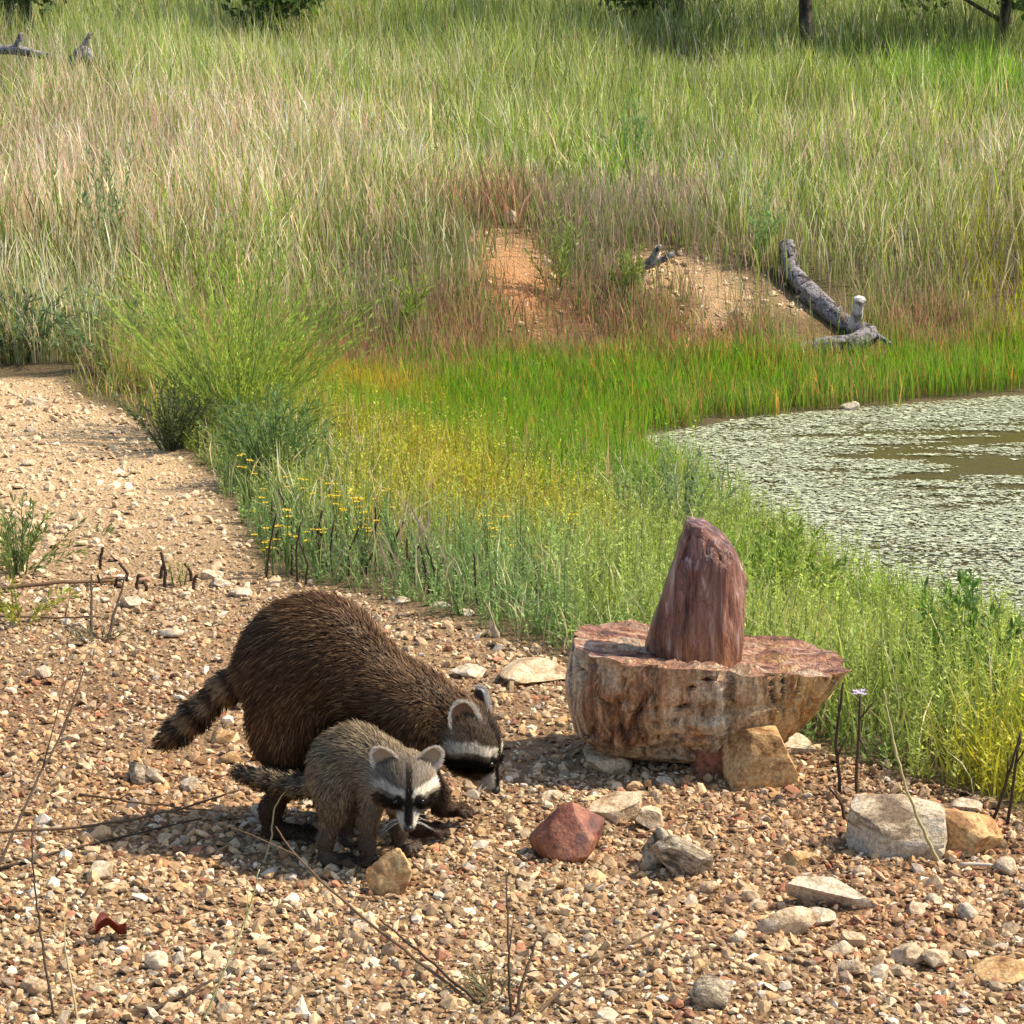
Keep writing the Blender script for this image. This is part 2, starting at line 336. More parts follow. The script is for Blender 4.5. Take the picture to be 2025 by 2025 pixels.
stone('stone_chip', -.735, 4.75, (.03, .01, .012), MR_white, 85, 'long white sliver leaning on the grey ridged stone', sink=.1, tilt=(0, .5), cuts=8, rz=-.3)
stone('boulder', -.655, 4.71, (.028, .025, .022), MR_white, 89, 'rounded whitish stone beside the young raccoon tail', sink=.25, cuts=12)
stone('boulder', -1.044, 6.41, (.032, .025, .024), MR_white, 97, 'bright white quartz stone near the upright twigs', sink=.2, cuts=10)
stone('flat_stone', -.89, 6.08, (.04, .03, .015), MR_white, 101, 'flat cream stone on the path below the white quartz', sink=.25, cuts=12)
stone('boulder', .535, 4.29, (.05, .03, .022), MR_och, 103, 'reddish flat stone between the basin and the pale block', sink=.3, cuts=12, tilt=(0, .2))
stone('boulder', -.63, 5.08, (.04, .03, .022), MR_och, 107, 'orange-brown stone below the adult raccoon tail', sink=.3, cuts=12)
stone('boulder', -.595, 4.93, (.03, .022, .02), MR_och, 109, 'small rusty stone behind the young raccoon tail', sink=.3, cuts=12)
stone('boulder', .895, 4.55, (.035, .03, .022), MR_white, 113, 'small cream stone at the foot of the weeds behind the orange stone', sink=.25, cuts=12)
stone('boulder', 1.585, 12.33, (.055, .04, .045), MR_white, 127, 'rounded cream rock at the far waterline beside the green sedge', sink=.2, z=-.33, cuts=12)
stone('boulder', 1.735, 12.16, (.06, .04, .035), MR_white, 131, 'pointed cream rock standing out in the duckweed edge', sink=.2, z=-.335, cuts=12)
stone('boulder', .093, 12.25, (.06, .04, .06), MR_tan, 137, 'pale rock among the sedge under the orange bare soil', sink=.1, cuts=12)
stone('boulder', 1.253, 13.52, (.05, .04, .04), MR_white, 139, 'cream rock at the foot of the bare tan bank near the log', sink=.1, cuts=12)
stone('boulder', -.02, 14.15, (.05, .04, .055), MR_white, 141, 'whitish rock at the top of the orange bare soil', sink=.1, cuts=12)
# look-alike loose stones
MR_och2 = mat_rock('buff_stone', [(.3, (.20, .125, .065)), (.45, (.42, .30, .18)), (.58, (.56, .44, .29)), (.72, (.36, .25, .14))], 9, (1, 1, 1.5), .82, .3, .8, .01)
def loose(rows, mats, seed, flat):
    for i, (x, y, s, q, lab) in enumerate(rows):
        s = s * .85; stone('loose_stone', x, y, (s * 1.25, s, s * flat), mats[q], seed + i, lab, sink=.3, rz=i * 1.7, cuts=12)
loose([(.537, 3.97, .034, 0, 'pale lump touching the underside of the long wedge stone'), (.575, 3.87, .03, 1, 'squarish tan lump below the long wedge stone'), (.556, 3.825, .026, 2, 'small cream lump below the squarish tan lump'),
 (.662, 3.815, .034, 1, 'brownish half of the paired lumps below the pale block'), (.706, 3.80, .036, 2, 'cream half of the paired lumps below the pale block'), (.552, 3.745, .03, 2, 'cream stone with a flat face below the paired lumps'),
 (.60, 3.73, .026, 0, 'pale stone beside the flat-faced cream stone'), (.64, 3.75, .02, 2, 'little cream pebble tucked under the paired lumps'), (.711, 4.02, .024, 2, 'rounded cream stone past the tip of the long wedge stone'),
 (.802, 4.007, .028, 0, 'pale wide stone on the gravel below the rust-orange stone'), (.912, 4.235, .03, 2, 'cream stone under the bleached pale stick'), (.421, 4.10, .022, 1, 'tan stone between the striped stone and the wedge stone'),
 (.315, 4.80, .024, 0, 'pale stone in the shadow in front of the basin'), (.36, 4.15, .02, 1, 'small tan stone at the low end of the striped stone'), (.75, 4.06, .02, 0, 'small pale stone above the wide pale stone'),
 (.86, 3.93, .022, 1, 'tan stone above the low reddish slab'), (.64, 4.20, .022, 1, 'tan stone in front of the left corner of the pale block'), (.38, 3.87, .02, 0, 'small pale stone left of the humped tan stone'), (.44, 4.05, .018, 2, 'tiny cream stone near the tail of the wedge stone')], (MR_pale, MR_tan, MR_och2), 200, .85)
loose([(-.96, 5.03, .022, 0, 'whitish stone alone on the gravel beyond the adult raccoon tail'), (-1.137, 5.65, .03, 0, 'wide whitish stone below the small dry tuft'), (-.753, 4.20, .032, 0, 'large whitish stone in front of the dark twig'),
 (-.589, 3.80, .028, 0, 'whitish stone beside the curled red leaf'), (-.544, 3.67, .02, 0, 'small whitish stone touching the straight dark stick'), (-.78, 3.70, .03, 1, 'tan stone at the foot of the tall thin dark stem'), (-.26, 3.93, .02, 0, 'whitish stone beside the long twig of the foreground tuft'),
 (.151, 3.52, .022, 0, 'whitish stone near the bent twig of the foreground tuft'), (-.911, 6.55, .022, 0, 'flat whitish stone beside the row of cut stubs'), (-.45, 3.58, .024, 1, 'tan stone at the root of the greenish grass stem'), (-.36, 4.02, .02, 1, 'tan stone under the tip of the long foreground twig'),
 (-.66, 4.40, .022, 1, 'tan stone in the shadow of the adult raccoon'), (-.5, 4.56, .022, 0, 'whitish stone just behind the adult raccoon hind foot'), (-.47, 4.62, .024, 1, 'tan stone beneath the young raccoon tail'), (-.9, 4.44, .02, 0, 'small whitish stone beside the long brown twig'),
 (-.33, 4.12, .018, 0, 'small whitish stone at the young raccoon feet'), (.02, 4.14, .018, 1, 'small tan stone in front of the red boulder'), (-.08, 4.72, .02, 0, 'whitish stone beyond the adult raccoon nose'), (.0, 4.85, .022, 1, 'tan stone between the adult raccoon head and the basin'), (.08, 4.7, .026, 0, 'whitish stone in the basin shadow behind the red boulder')], (MR_white, MR_tan), 260, .75)
lump = [(-2.03, 10.2, .05), (-1.497, 8.94, .03), (-1.55, 9.3, .025), (-1.75, 8.6, .03), (-.87, 6.75, .04), (-.82, 6.65, .035), (-.75, 6.55, .03), (-1.7, 7.6, .03), (-1.4, 7.4, .03), (-1.45, 6.1, .035), (-.30, 6.40, .03), (-.2, 6.33, .03), (-.12, 6.25, .026), (-1.9, 9.4, .03)]
for i, (x, y, s) in enumerate(lump):
    stone('loose_stone', x, y, (s * 1.3, s, s * .5), (MR_white, MR_pale)[i % 2], 300 + i, 'flat cream stone lying on the sandy path or its grassy edge', group='cream stones along the path', sink=.3, rz=i * 1.1, cuts=12)

# gravel: one mass of small stones
def gravel():
    protos = []
    for s in range(40):
        r = np.random.default_rng(500 + s); v = ICO1[0] * r.uniform(.72, 1.22, (12, 1)) if len(ICO1[0]) == 12 else ICO1[0][:12]
        for _ in range(4):
            nn = unit(r.normal(size=3)); v = v - np.maximum(0, v @ nn - r.uniform(.5, .85))[:, None] * nn
        protos.append(v * r.uniform(.6, 1.15, (1, 3)))
    protos = np.array(protos); F = ICO1[1]; F = F[~(F == int(np.argmin(ICO1[0][:, 2]))).any(1)]     # undersides lie in the soil
    out = []
    def scatter(n, y0, y1, lo, sig, cap, m=.3):
        y = y0 + (y1 - y0) * rng.uniform(0, 1, n); x = rng.uniform(-1, 1, n) * (.2126 * y * 1.02 + m)
        d = gravel_d(x, y); keep = (d < .05) & (rng.uniform(0, 1, n) < np.clip(1 - (d + .05) * 6, 0, 1))
        x, y = x[keep], y[keep]; rad = np.clip(rng.lognormal(math.log(lo), sig, len(x)), .0025, cap); return x, y, rad
    sets = [scatter(33000, 3.4, 4.9, .0056, .45, .015), scatter(20000, 4.9, 6.7, .006, .45, .017), scatter(13000, 6.7, 10.9, .008, .45, .022), scatter(1200, 3.4, 6.7, .011, .3, .02), scatter(500, 6.7, 10.9, .014, .35, .028), scatter(4500, 3.0, 10.9, .009, .4, .022, 1.5)]
    bx, by = rng.uniform(-.6, 1.9, 5000), rng.uniform(12.7, 14.6, 5000); pa, pb = soil_patch(bx, by); kk = rng.uniform(0, 1, 5000) < np.maximum(pa * .35, pb) * .8
    sets.append((bx[kk], by[kk], np.clip(rng.lognormal(math.log(.011), .45, int(kk.sum())), .004, .035)))
    x, y, rad = [np.concatenate(q) for q in zip(*sets)]; n = len(x)
    a = rng.uniform(0, 6.28, n); tl = rng.normal(0, .35, (n, 2)); el = rng.uniform(.75, 1.5, n); fl = rng.uniform(.5, .95, n)
    v = protos[rng.integers(0, 40, n)] * np.stack([rad * el, rad, rad * fl], 1)[:, None]
    ca, sa = np.cos(a)[:, None], np.sin(a)[:, None]
    vx, vy, vz = v[..., 0], v[..., 1], v[..., 2]
    vz = vz + vx * tl[:, :1] + vy * tl[:, 1:]
    wx, wy = vx * ca - vy * sa, vx * sa + vy * ca
    z = tz(x, y) + .008 * n2(x, y, 6, 2) + rad * fl * rng.uniform(-.1, .55, n)
    V = np.stack([wx + x[:, None], wy + y[:, None], vz + z[:, None]], -1)
    pal = np.array([(.44, .285, .14), (.55, .40, .23), (.35, .20, .085), (.30, .13, .065), (.62, .51, .37), (.38, .245, .13), (.47, .335, .185), (.25, .17, .105), (.48, .295, .13)])
    far = sstep(5.5, 8, y); red = sstep(-.1, .5, n2(x, y, 1.7, 31)) * (1 - far)
    pr = np.array([.2, .17, .13, .07, .07, .14, .12, .05, .05]); idx = rng.choice(9, n, p=pr / pr.sum())
    c = .9 * pal[idx] * rng.lognormal(-.04, .27, (n, 1)); c = c * (1 - .35 * red[:, None] * np.array([0, .35, .55])); c = c * (1 - far[:, None]) + (c * .55 + np.array([.62, .47, .29]) * .55) * far[:, None]
    A = Acc(); A.add(V.reshape(-1, 3), (np.arange(n)[:, None, None] * 12 + F[None]).reshape(-1, 3), np.repeat(np.clip(c, 0, .8), 12, 0))
    return A.build('gravel', M_grav)
tag(gravel(), 'loose tan and rusty gravel covering the foreground and path', 'gravel', kind='stuff')

# ---------------------------------------------------------------- the stone basin and the standing stone on it
def loft(name, zs, xl, xr, dy, mat, parent=None, nth=200, power=2.3, disp=None, rim=None, top=14, topfn=None, ycen=None, facets=(), rough=0.):
    """closed body: rings at heights zs between left xl and right xr with depth half-width dy"""
    nz = 70; t = np.linspace(0, 1, nz); T = np.linspace(0, 1, len(zs))
    Z = np.interp(t, T, zs); XL = np.interp(t, T, xl); XR = np.interp(t, T, xr); DY = np.interp(t, T, dy)
    th = np.linspace(0, 2 * math.pi, nth, endpoint=False); cx = np.sign(np.cos(th)) * np.abs(np.cos(th)) ** (2 / power); sy = np.sign(np.sin(th)) * np.abs(np.sin(th)) ** (2 / power)
    xc, xh = (XL + XR) / 2, (XR - XL) / 2; yc = np.zeros(nz) if ycen is None else np.interp(t, T, ycen)
    rings = [np.stack([xc[i] + xh[i] * cx, yc[i] + DY[i] * sy, np.full(nth, Z[i])], 1) for i in range(nz)]
    V = np.array(rings)
    if rim is not None: V[..., 2] = V[..., 2] * (1 + (rim(V[..., 0]) - 1) * (t ** 1.5)[:, None])
    V[..., 2] += (t ** 4)[:, None] * rough * fbm(V.reshape(-1, 3) * np.array([14, 14, 0]) + 4.4, 3).reshape(nz, nth)
    body = V.reshape(-1, 3)
    for (a, b, c, o) in facets:
        n = unit(np.array([a, b, c], float)); body -= np.maximum(0, body @ n - o)[:, None] * n
    if disp is not None:
        q = body.copy(); q[:, :2] -= np.repeat(np.stack([xc, yc], 1), nth, 0); q[:, 2] = 0
        body = body + unit(q) * (disp(body) * np.clip(np.repeat(np.minimum(xh, DY), nth) / .06, 0, 1))[:, None]
    V = body.reshape(nz, nth, 3); L = [V]
    last = V[-1]; cen = last.mean(0)
    for k in range(1, top + 1):
        f = k / (top + .6); ring = last * (1 - f) + cen * f
        if topfn is not None: ring = ring.copy(); ring[:, 2] += topfn(ring, f)
        L.append(ring[None])
    V = np.concatenate(L); m = len(V)
    i = np.arange(m - 1)[:, None] * nth; j = np.arange(nth)[None]; jn = (j + 1) % nth
    q = np.stack([i + j, i + jn, i + nth + jn, i + nth + j], -1).reshape(-1, 4)
    A = Acc(); A.add(V.reshape(-1, 3), [q, np.arange(nth)[None, ::-1], np.arange(nth)[None] + (m - 1) * nth], (.5, .5, .5))
    o = A.build(name, mat, parent, smooth=True)
    try: o.data.set_sharp_from_angle(angle=R(38))
    except Exception: pass
    return o

def mat_basin():
    """brown petrified wood: vertical grain, pale rind, ochre right flank with its sunlight painted in, dark wet patches"""
    m, t, N, L = newmat('petrified_wood'); tc = N('TexCoord')
    mp = N('Mapping'); mp.inputs['Scale'].default_value = (1, 1, .22); L(tc.outputs['Object'], mp.inputs[0])
    n1 = N('TexNoise', i_Scale=22.0, i_Detail=9.0, i_Roughness=.65, i_Distortion=.8); L(mp.outputs[0], n1.inputs['Vector'])
    n1r = n1; n1 = N('MapRange', i_1=.33, i_2=.67, i_3=.2, i_4=.82); L(n1r.outputs[0], n1.inputs[0])
    n2_ = N('TexNoise', i_Scale=5.5, i_Detail=5.0, i_Roughness=.6, i_Distortion=.9); L(tc.outputs['Object'], n2_.inputs['Vector'])
    nf = N('TexNoise', i_Scale=140.0, i_Detail=4.0, i_Roughness=.75); L(tc.outputs['Object'], nf.inputs['Vector'])
    brown = ramp(N, [(.22, (.09, .038, .018)), (.36, (.34, .155, .065)), (.50, (.50, .27, .12)), (.68, (.62, .41, .22))]); L(n1.outputs[0], brown.inputs[0])
    rind = ramp(N, [(.22, (.22, .13, .065)), (.38, (.54, .38, .23)), (.55, (.68, .54, .36)), (.75, (.52, .34, .18))]); L(n1.outputs[0], rind.inputs[0])
    sel = ramp(N, [(.44, (0, 0, 0)), (.56, (1, 1, 1))]); L(n2_.outputs[0], sel.inputs[0])
    mx = N('Mix', data_type='RGBA'); L(sel.outputs[0], mx.inputs[0]); L(brown.outputs[0], mx.inputs[6]); L(rind.outputs[0], mx.inputs[7])
    sun_ochre = ramp(N, [(.25, (.22, .08, .022)), (.43, (.54, .28, .09)), (.60, (.70, .47, .21)), (.78, (.5, .28, .11))]); L(n1.outputs[0], sun_ochre.inputs[0])
    sx = N('SeparateXYZ'); L(tc.outputs['Object'], sx.inputs[0])
    ad = N('MapRange', i_1=.02, i_2=.16, i_3=0.0, i_4=1.0); aa = N('Math', operation='MULTIPLY_ADD', i_1=.22, i_2=-.11); L(n2_.outputs[0], aa.inputs[0]); ab = N('Math', operation='ADD'); L(aa.outputs[0], ab.inputs[0]); L(sx.outputs['X'], ab.inputs[1]); L(ab.outputs[0], ad.inputs[0])
    mx2 = N('Mix', data_type='RGBA'); L(ad.outputs[0], mx2.inputs[0]); L(mx.outputs[2], mx2.inputs[6]); L(sun_ochre.outputs[0], mx2.inputs[7])  # brighter golden ochre towards the right paints sunlight onto that flank
    # the cut top: red-brown layered grain
    mpt = N('Mapping'); mpt.inputs['Scale'].default_value = (.35, 1.5, 1); L(tc.outputs['Object'], mpt.inputs[0])
    nt_ = N('TexNoise', i_Scale=20.0, i_Detail=8.0, i_Roughness=.65, i_Distortion=1.0); L(mpt.outputs[0], nt_.inputs['Vector'])
    topc = ramp(N, [(.36, (.08, .03, .016)), (.45, (.28, .105, .05)), (.54, (.42, .22, .12)), (.63, (.58, .44, .30))]); L(nt_.outputs[0], topc.inputs[0])
    g = N('NewGeometry'); sn = N('SeparateXYZ'); L(g.outputs['True Normal'], sn.inputs[0]); tp = N('MapRange', i_1=.45, i_2=.75, i_3=0.0, i_4=1.0); L(sn.outputs['Z'], tp.inputs[0])
    tz_ = N('MapRange', i_1=.12, i_2=.16, i_3=0.0, i_4=1.0); L(sx.outputs['Z'], tz_.inputs[0]); tm = N('Math', operation='MULTIPLY'); L(tp.outputs[0], tm.inputs[0]); L(tz_.outputs[0], tm.inputs[1])
    mx3 = N('Mix', data_type='RGBA'); L(tm.outputs[0], mx3.inputs[0]); L(mx2.outputs[2], mx3.inputs[6]); L(topc.outputs[0], mx3.inputs[7])
    mr0 = N('MapRange', i_1=.3, i_2=.7, i_3=.45, i_4=1.45); L(nf.outputs[0], mr0.inputs[0])
    ns = N('TexNoise', i_Scale=70.0, i_Detail=5.0, i_Roughness=.7, i_Distortion=.4); L(mp.outputs[0], ns.inputs['Vector']); sr = N('MapRange', i_1=.34, i_2=.58, i_3=.5, i_4=1.2); L(ns.outputs[0], sr.inputs[0])
    mr = N('Math', operation='MULTIPLY'); L(mr0.outputs[0], mr.inputs[0]); L(sr.outputs[0], mr.inputs[1])
    mu = N('VectorMath', operation='SCALE'); L(mx3.outputs[2], mu.inputs[0]); L(mr.outputs[0], mu.inputs['Scale'])
    rr = N('MapRange', i_1=.35, i_2=.65, i_3=.42, i_4=.8); L(n2_.outputs[0], rr.inputs[0])
    p = N('BsdfPrincipled'); p.inputs['Specular IOR Level'].default_value = .45; L(rr.outputs[0], p.inputs['Roughness']); L(mu.outputs[0], p.inputs['Base Color'])
    hh = N('Math', operation='MULTIPLY_ADD', i_1=.4); L(nf.outputs[0], hh.inputs[0]); L(n1.outputs[0], hh.inputs[2])
    b = N('Bump', i_Strength=1.0, i_Distance=.015); L(hh.outputs[0], b.inputs['Height']); L(b.outputs[0], p.inputs['Normal'])
    o = N('OutputMaterial'); L(p.outputs[0], o.inputs[0]); return m
def basin_disp(p):
    q = p * np.array([1, 1, .18]); g = fbm(q * 26 + 3, 4); d = .008 * g + .02 * fbm(p * 6.5 + 9, 3)
    gr = np.abs(vnoise(q * 30 + 40 + np.array([0, 0, 1]) * p[:, 2:3] * 5)); d -= .022 * np.clip(.10 - gr, 0, .1) / .1
    u = p[:, 0]   # three slanting cracks on the right flank
    for x0, sl in ((.165, .35), (.205, .45), (.235, .5)):
        d -= .016 * np.exp(-((u - x0 - sl * (p[:, 2] - .15)) / .006) ** 2) * (p[:, 1] < 0) * sstep(.06, .12, p[:, 2])
    # a broken shelf across the front
    d += .016 * sstep(.145, .125, p[:, 2] + .02 * np.sin(u * 16 + 2)) * np.exp(-((u - .03) / .12) ** 2) * (p[:, 1] < 0)
    return d
def basin_top(r, f):
    q = r * np.array([4, 18, 1]) + .6 * np.sin(r[:, :1] * 9); k = fbm(q * 1.7 + 5, 4); return (.030 * k + .012 * np.sign(vnoise(q * 2.2 + 11)) * np.abs(k)) * min(1, f * 6) - .010 * min(1, f * 3)
BX, BY, BZ = .418, 4.985, .012
BASIN_ = 0
basin = loft('stone_basin', [0, .015, .045, .10, .155, .20], [-.20, -.25, -.285, -.293, -.292, -.283], [.10, .135, .175, .235, .272, .302], [.10, .13, .155, .175, .19, .195], mat_basin(), power=2.6,
             disp=basin_disp, rim=lambda x: 1.10 - .42 * x, topfn=basin_top, top=40, rough=.022)
basin.location = (BX, BY, BZ); tag(basin, 'wide brown petrified-wood basin stone propped on a tan block beside the weeds', 'basin')

def mat_stand():
    m, t, N, L = newmat('wet_mahogany_stone'); tc = N('TexCoord'); mp = N('Mapping'); mp.inputs['Scale'].default_value = (1, 1, .13); L(tc.outputs['Object'], mp.inputs[0])
    n1 = N('TexNoise', i_Scale=34.0, i_Detail=8.0, i_Roughness=.7, i_Distortion=.5); L(mp.outputs[0], n1.inputs['Vector'])
    n1r = n1; n1 = N('MapRange', i_1=.34, i_2=.66, i_3=.2, i_4=.8); L(n1r.outputs[0], n1.inputs[0])
    n3r = N('TexNoise', i_Scale=110.0, i_Detail=5.0, i_Roughness=.7); L(mp.outputs[0], n3r.inputs['Vector'])
    n3 = N('MapRange', i_1=.34, i_2=.66, i_3=.25, i_4=.75); L(n3r.outputs[0], n3.inputs[0])
    nb = N('TexNoise', i_Scale=9.0, i_Detail=6.0, i_Roughness=.65, i_Distortion=.8); L(tc.outputs['Object'], nb.inputs['Vector'])
    base = ramp(N, [(.28, (.03, .010, .008)), (.40, (.13, .042, .028)), (.52, (.235, .088, .055)), (.63, (.32, .14, .09)), (.76, (.50, .34, .28))]); L(n1.outputs[0], base.inputs[0])
    rust = ramp(N, [(.30, (.09, .026, .010)), (.48, (.29, .10, .035)), (.66, (.46, .22, .09))]); L(n3.outputs[0], rust.inputs[0])
    sx = N('SeparateXYZ'); L(tc.outputs['Object'], sx.inputs[0]); lowz = N('MapRange', i_1=.13, i_2=.03, i_3=0.0, i_4=.85); L(sx.outputs['Z'], lowz.inputs[0])
    m1 = N('Mix', data_type='RGBA'); L(lowz.outputs[0], m1.inputs[0]); L(base.outputs[0], m1.inputs[6]); L(rust.outputs[0], m1.inputs[7])
    fl = N('Math', operation='MULTIPLY'); L(n3.outputs[0], fl.inputs[0]); L(nb.outputs[0], fl.inputs[1]); fr = ramp(N, [(.33, (0, 0, 0)), (.41, (.65, .65, .65))]); L(fl.outputs[0], fr.inputs[0])
    m2 = N('Mix', data_type='RGBA'); L(fr.outputs[0], m2.inputs[0]); L(m1.outputs[2], m2.inputs[6]); m2.inputs[7].default_value = (.46, .37, .35, 1)  # pale flecks: whitish fibres and the wet sheen, both painted into the colour
    p = N('BsdfPrincipled'); p.inputs['Specular IOR Level'].default_value = .6; L(m2.outputs[2], p.inputs['Base Color'])
    rr = N('MapRange', i_1=.35, i_2=.65, i_3=.18, i_4=.5); L(nb.outputs[0], rr.inputs[0]); L(rr.outputs[0], p.inputs['Roughness'])
    hh = N('Math', operation='MULTIPLY_ADD', i_1=.5); L(n3.outputs[0], hh.inputs[0]); L(n1.outputs[0], hh.inputs[2]); b = N('Bump', i_Strength=1.0, i_Distance=.012); L(hh.outputs[0], b.inputs['Height']); L(b.outputs[0], p.inputs['Normal'])
    o = N('OutputMaterial'); L(p.outputs[0], o.inputs[0]); return m
MR_stand = mat_stand()
def stand_disp(p):
    q = p * np.array([1, 1, .13]); d = .005 * fbm(q * 60 + 8, 3) + .0055 * fbm(p * 9 + 2, 3)
    gr = np.abs(vnoise(q * 48 + 7)); return d - .007 * np.clip(.14 - gr, 0, .14) / .14 * sstep(.04, .12, p[:, 2])
def standing_stone():
    """angular broken wedge: a solid clipped by fracture planes, then weathered along its grain"""
    v, f = ico(5); v = v * 1.7
    PL_ = [(-.90, 0, .44, .58), (-.99, 0, .12, .86), (.80, 0, .60, .97), (.45, 0, .89, .93), (.12, 0, .99, .96), (.99, 0, -.1, 1.0), (.9, -.35, .2, .98), (0, 0, -1, 1.1), (.02, -1, .12, .72), (-.62, -.77, .16, .72), (.62, -.78, .05, .92), (-.30, -.80, .52, .80), (.25, -.75, .6, .92),
           (0, 1, .2, .8), (-.6, .8, .2, .8), (.6, .8, .2, .95), (-.75, -.5, -.3, .92)]
    for _ in range(4):
        for (x, y, z, o) in PL_:
            n = unit(np.array([x, y, z], float)); v = v - np.maximum(0, v @ n - o)[:, None] * n
    v = v * np.array([.108, .095, .172]); v[:, 2] += .14
    q = v.copy(); q[:, 2] *= .3; d = unit(q); k = v * np.array([1, 1, .13])
    dd = .0035 * fbm(k * 70 + 8, 3) + .003 * fbm(v * 22 + 2, 3) - .006 * np.clip(.13 - np.abs(vnoise(k * 50 + 7)), 0, .13) / .13 * sstep(.05, .14, v[:, 2])
    v = v + d * dd[:, None]; A = Acc(); A.add(v, f, (.3, .1, .08)); o = A.build('standing_stone', MR_stand, smooth=True)
    try: o.data.set_sharp_from_angle(angle=R(26))
    except Exception: pass
    return o
stand = standing_stone()
stand.location = (.385, 4.965, BZ + .196); stand.rotation_euler.z = -.08
tag(stand, 'pointed glossy mahogany-red stone standing upright on top of the basin', 'stone')
stone('support_stone', .515, 4.815, (.088, .07, .078), MR_och, 401, 'tan wedge block propping up the right end of the basin', sink=.16, box=.8, planes=[(.85, -.1, .35, .66), (-.8, -.3, .3, .74)], cuts=4, lo=.85, hi=1., noise=.03, rz=.15)
stone('support_stone', .425, 4.88, (.05, .06, .06), MR_red, 403, 'dark brown block in the shadow under the basin', sink=.2, box=.7, cuts=5, lo=.8, hi=1.)
stone('support_stone', .20, 4.93, (.06, .06, .03), MR_tan, 405, 'small grey-tan stone wedged under the left end of the basin', sink=.2, box=.5, cuts=8)
stone('flat_stone', .60, 5.0, (.06, .05, .03), MR_white, 407, 'pale rough stone on the gravel right of the propping block', sink=.2, cuts=12)

# ---------------------------------------------------------------- driftwood on the far bank
MB_wood = mat_rock('weathered_grey_wood', [(.3, (.05, .042, .04)), (.45, (.19, .165, .16)), (.58, (.36, .32, .31)), (.75, (.16, .135, .125))], 22, (1, 1, 1), .9, .15, 1, .02, 90)
MB_pale = mat_rock('bleached_wood_end', [(.3, (.20, .18, .15)), (.5, (.55, .53, .48))], 12, (1, 1, 1), .8, .2, .4, .01)
def limb(A, pts, rad, seed, sides=22, sub=14):
    pts = np.array(pts, float); s = np.linspace(0, len(pts) - 1, sub * (len(pts) - 1) + 1)
    P = np.stack([np.interp(s, np.arange(len(pts)), pts[:, k]) for k in range(3)], 1); rr = np.interp(s, np.arange(len(pts)), rad)
    for _ in range(3): P[1:-1] = (P[:-2] + P[2:] + 2 * P[1:-1]) / 4
    n0 = A.k; A.tube(P, rr, (.3, .28, .26), sides); v = A.v[-1]
    ax = np.repeat(P, sides, 0); dirv = unit(v - ax); q = dirv * 3 + np.repeat(s, sides)[:, None] * .35
    v += dirv * (np.repeat(rr, sides) * (.22 * fbm(q * 1.3 + seed, 4) + .12 * np.sign(fbm(q * 4 + seed, 2)) * .5))[:, None]
log = empty('fallen_branch', (1.75, 13.5, float(tz(1.75, 13.5))))
def rel(pts, o): return [tuple(np.array(p) - np.array(o.location)) for p in pts]
A = Acc(); limb(A, rel([(1.60, 14.1, .36), (1.62, 14.0, .20), (1.72, 13.85, .09), (1.84, 13.7, -.02), (1.95, 13.55, -.10)], log), [.045, .052, .058, .055, .045], 3); A.build('upper_limb', MB_wood, log, True)
A = Acc(); limb(A, rel([(1.97, 13.62, -.09), (2.0, 13.42, -.10), (1.90, 13.34, -.13), (1.68, 13.3, -.14), (1.50, 13.22, -.17)], log), [.05, .055, .045, .04, .022], 9); A.build('lower_limb', MB_wood, log, True)
A = Acc(); limb(A, rel([(1.93, 13.56, -.08), (1.94, 13.5, .02), (1.945, 13.46, .10)], log), [.036, .031, .033], 5, sub=6); A.build('broken_stub', MB_pale, log, True)
A = Acc(); limb(A, rel([(2.0, 13.45, -.08), (2.08, 13.35, -.12), (2.14, 13.28, -.17)], log), [.018, .014, .008], 6, 8, 6); A.build('twig', MB_wood, log, True)
tag(log, 'weathered grey fallen branch bent in an L on the far bank', 'branch')
def lone_log(pts, rad, label, seed, mat=MB_wood):
    p0 = np.array(pts[0]); o = empty('fallen_log', tuple(p0)); A = Acc(); limb(A, [np.array(p) - p0 for p in pts], rad, seed, 12, 8); A.build('trunk', mat, o, True)
    A = Acc(); q = np.array(pts[len(pts) // 2]) - p0; limb(A, [q, q + np.array([.06, -.03, .12])], [.03, .012], seed + 1, 8, 5); A.build('branch_stub', mat, o, True); return tag(o, label, 'log')
lone_log([(-4.1, 18.6, 1.45), (-3.75, 18.5, 1.46), (-3.45, 18.4, 1.40)], [.03, .035, .025], 'thin bleached log lying in the tall dry hillside grass', 15)
lone_log([(-3.28, 18.2, 1.35), (-3.18, 18.2, 1.46), (-3.1, 18.1, 1.36)], [.04, .05, .03], 'dark short stump beside the bleached log on the hillside', 16, MB_wood)
lone_log([(.62, 13.75, .22), (.78, 13.72, .26), (.92, 13.7, .33)], [.02, .022, .016], 'slim grey stick slanting between the two bare soil patches', 19)

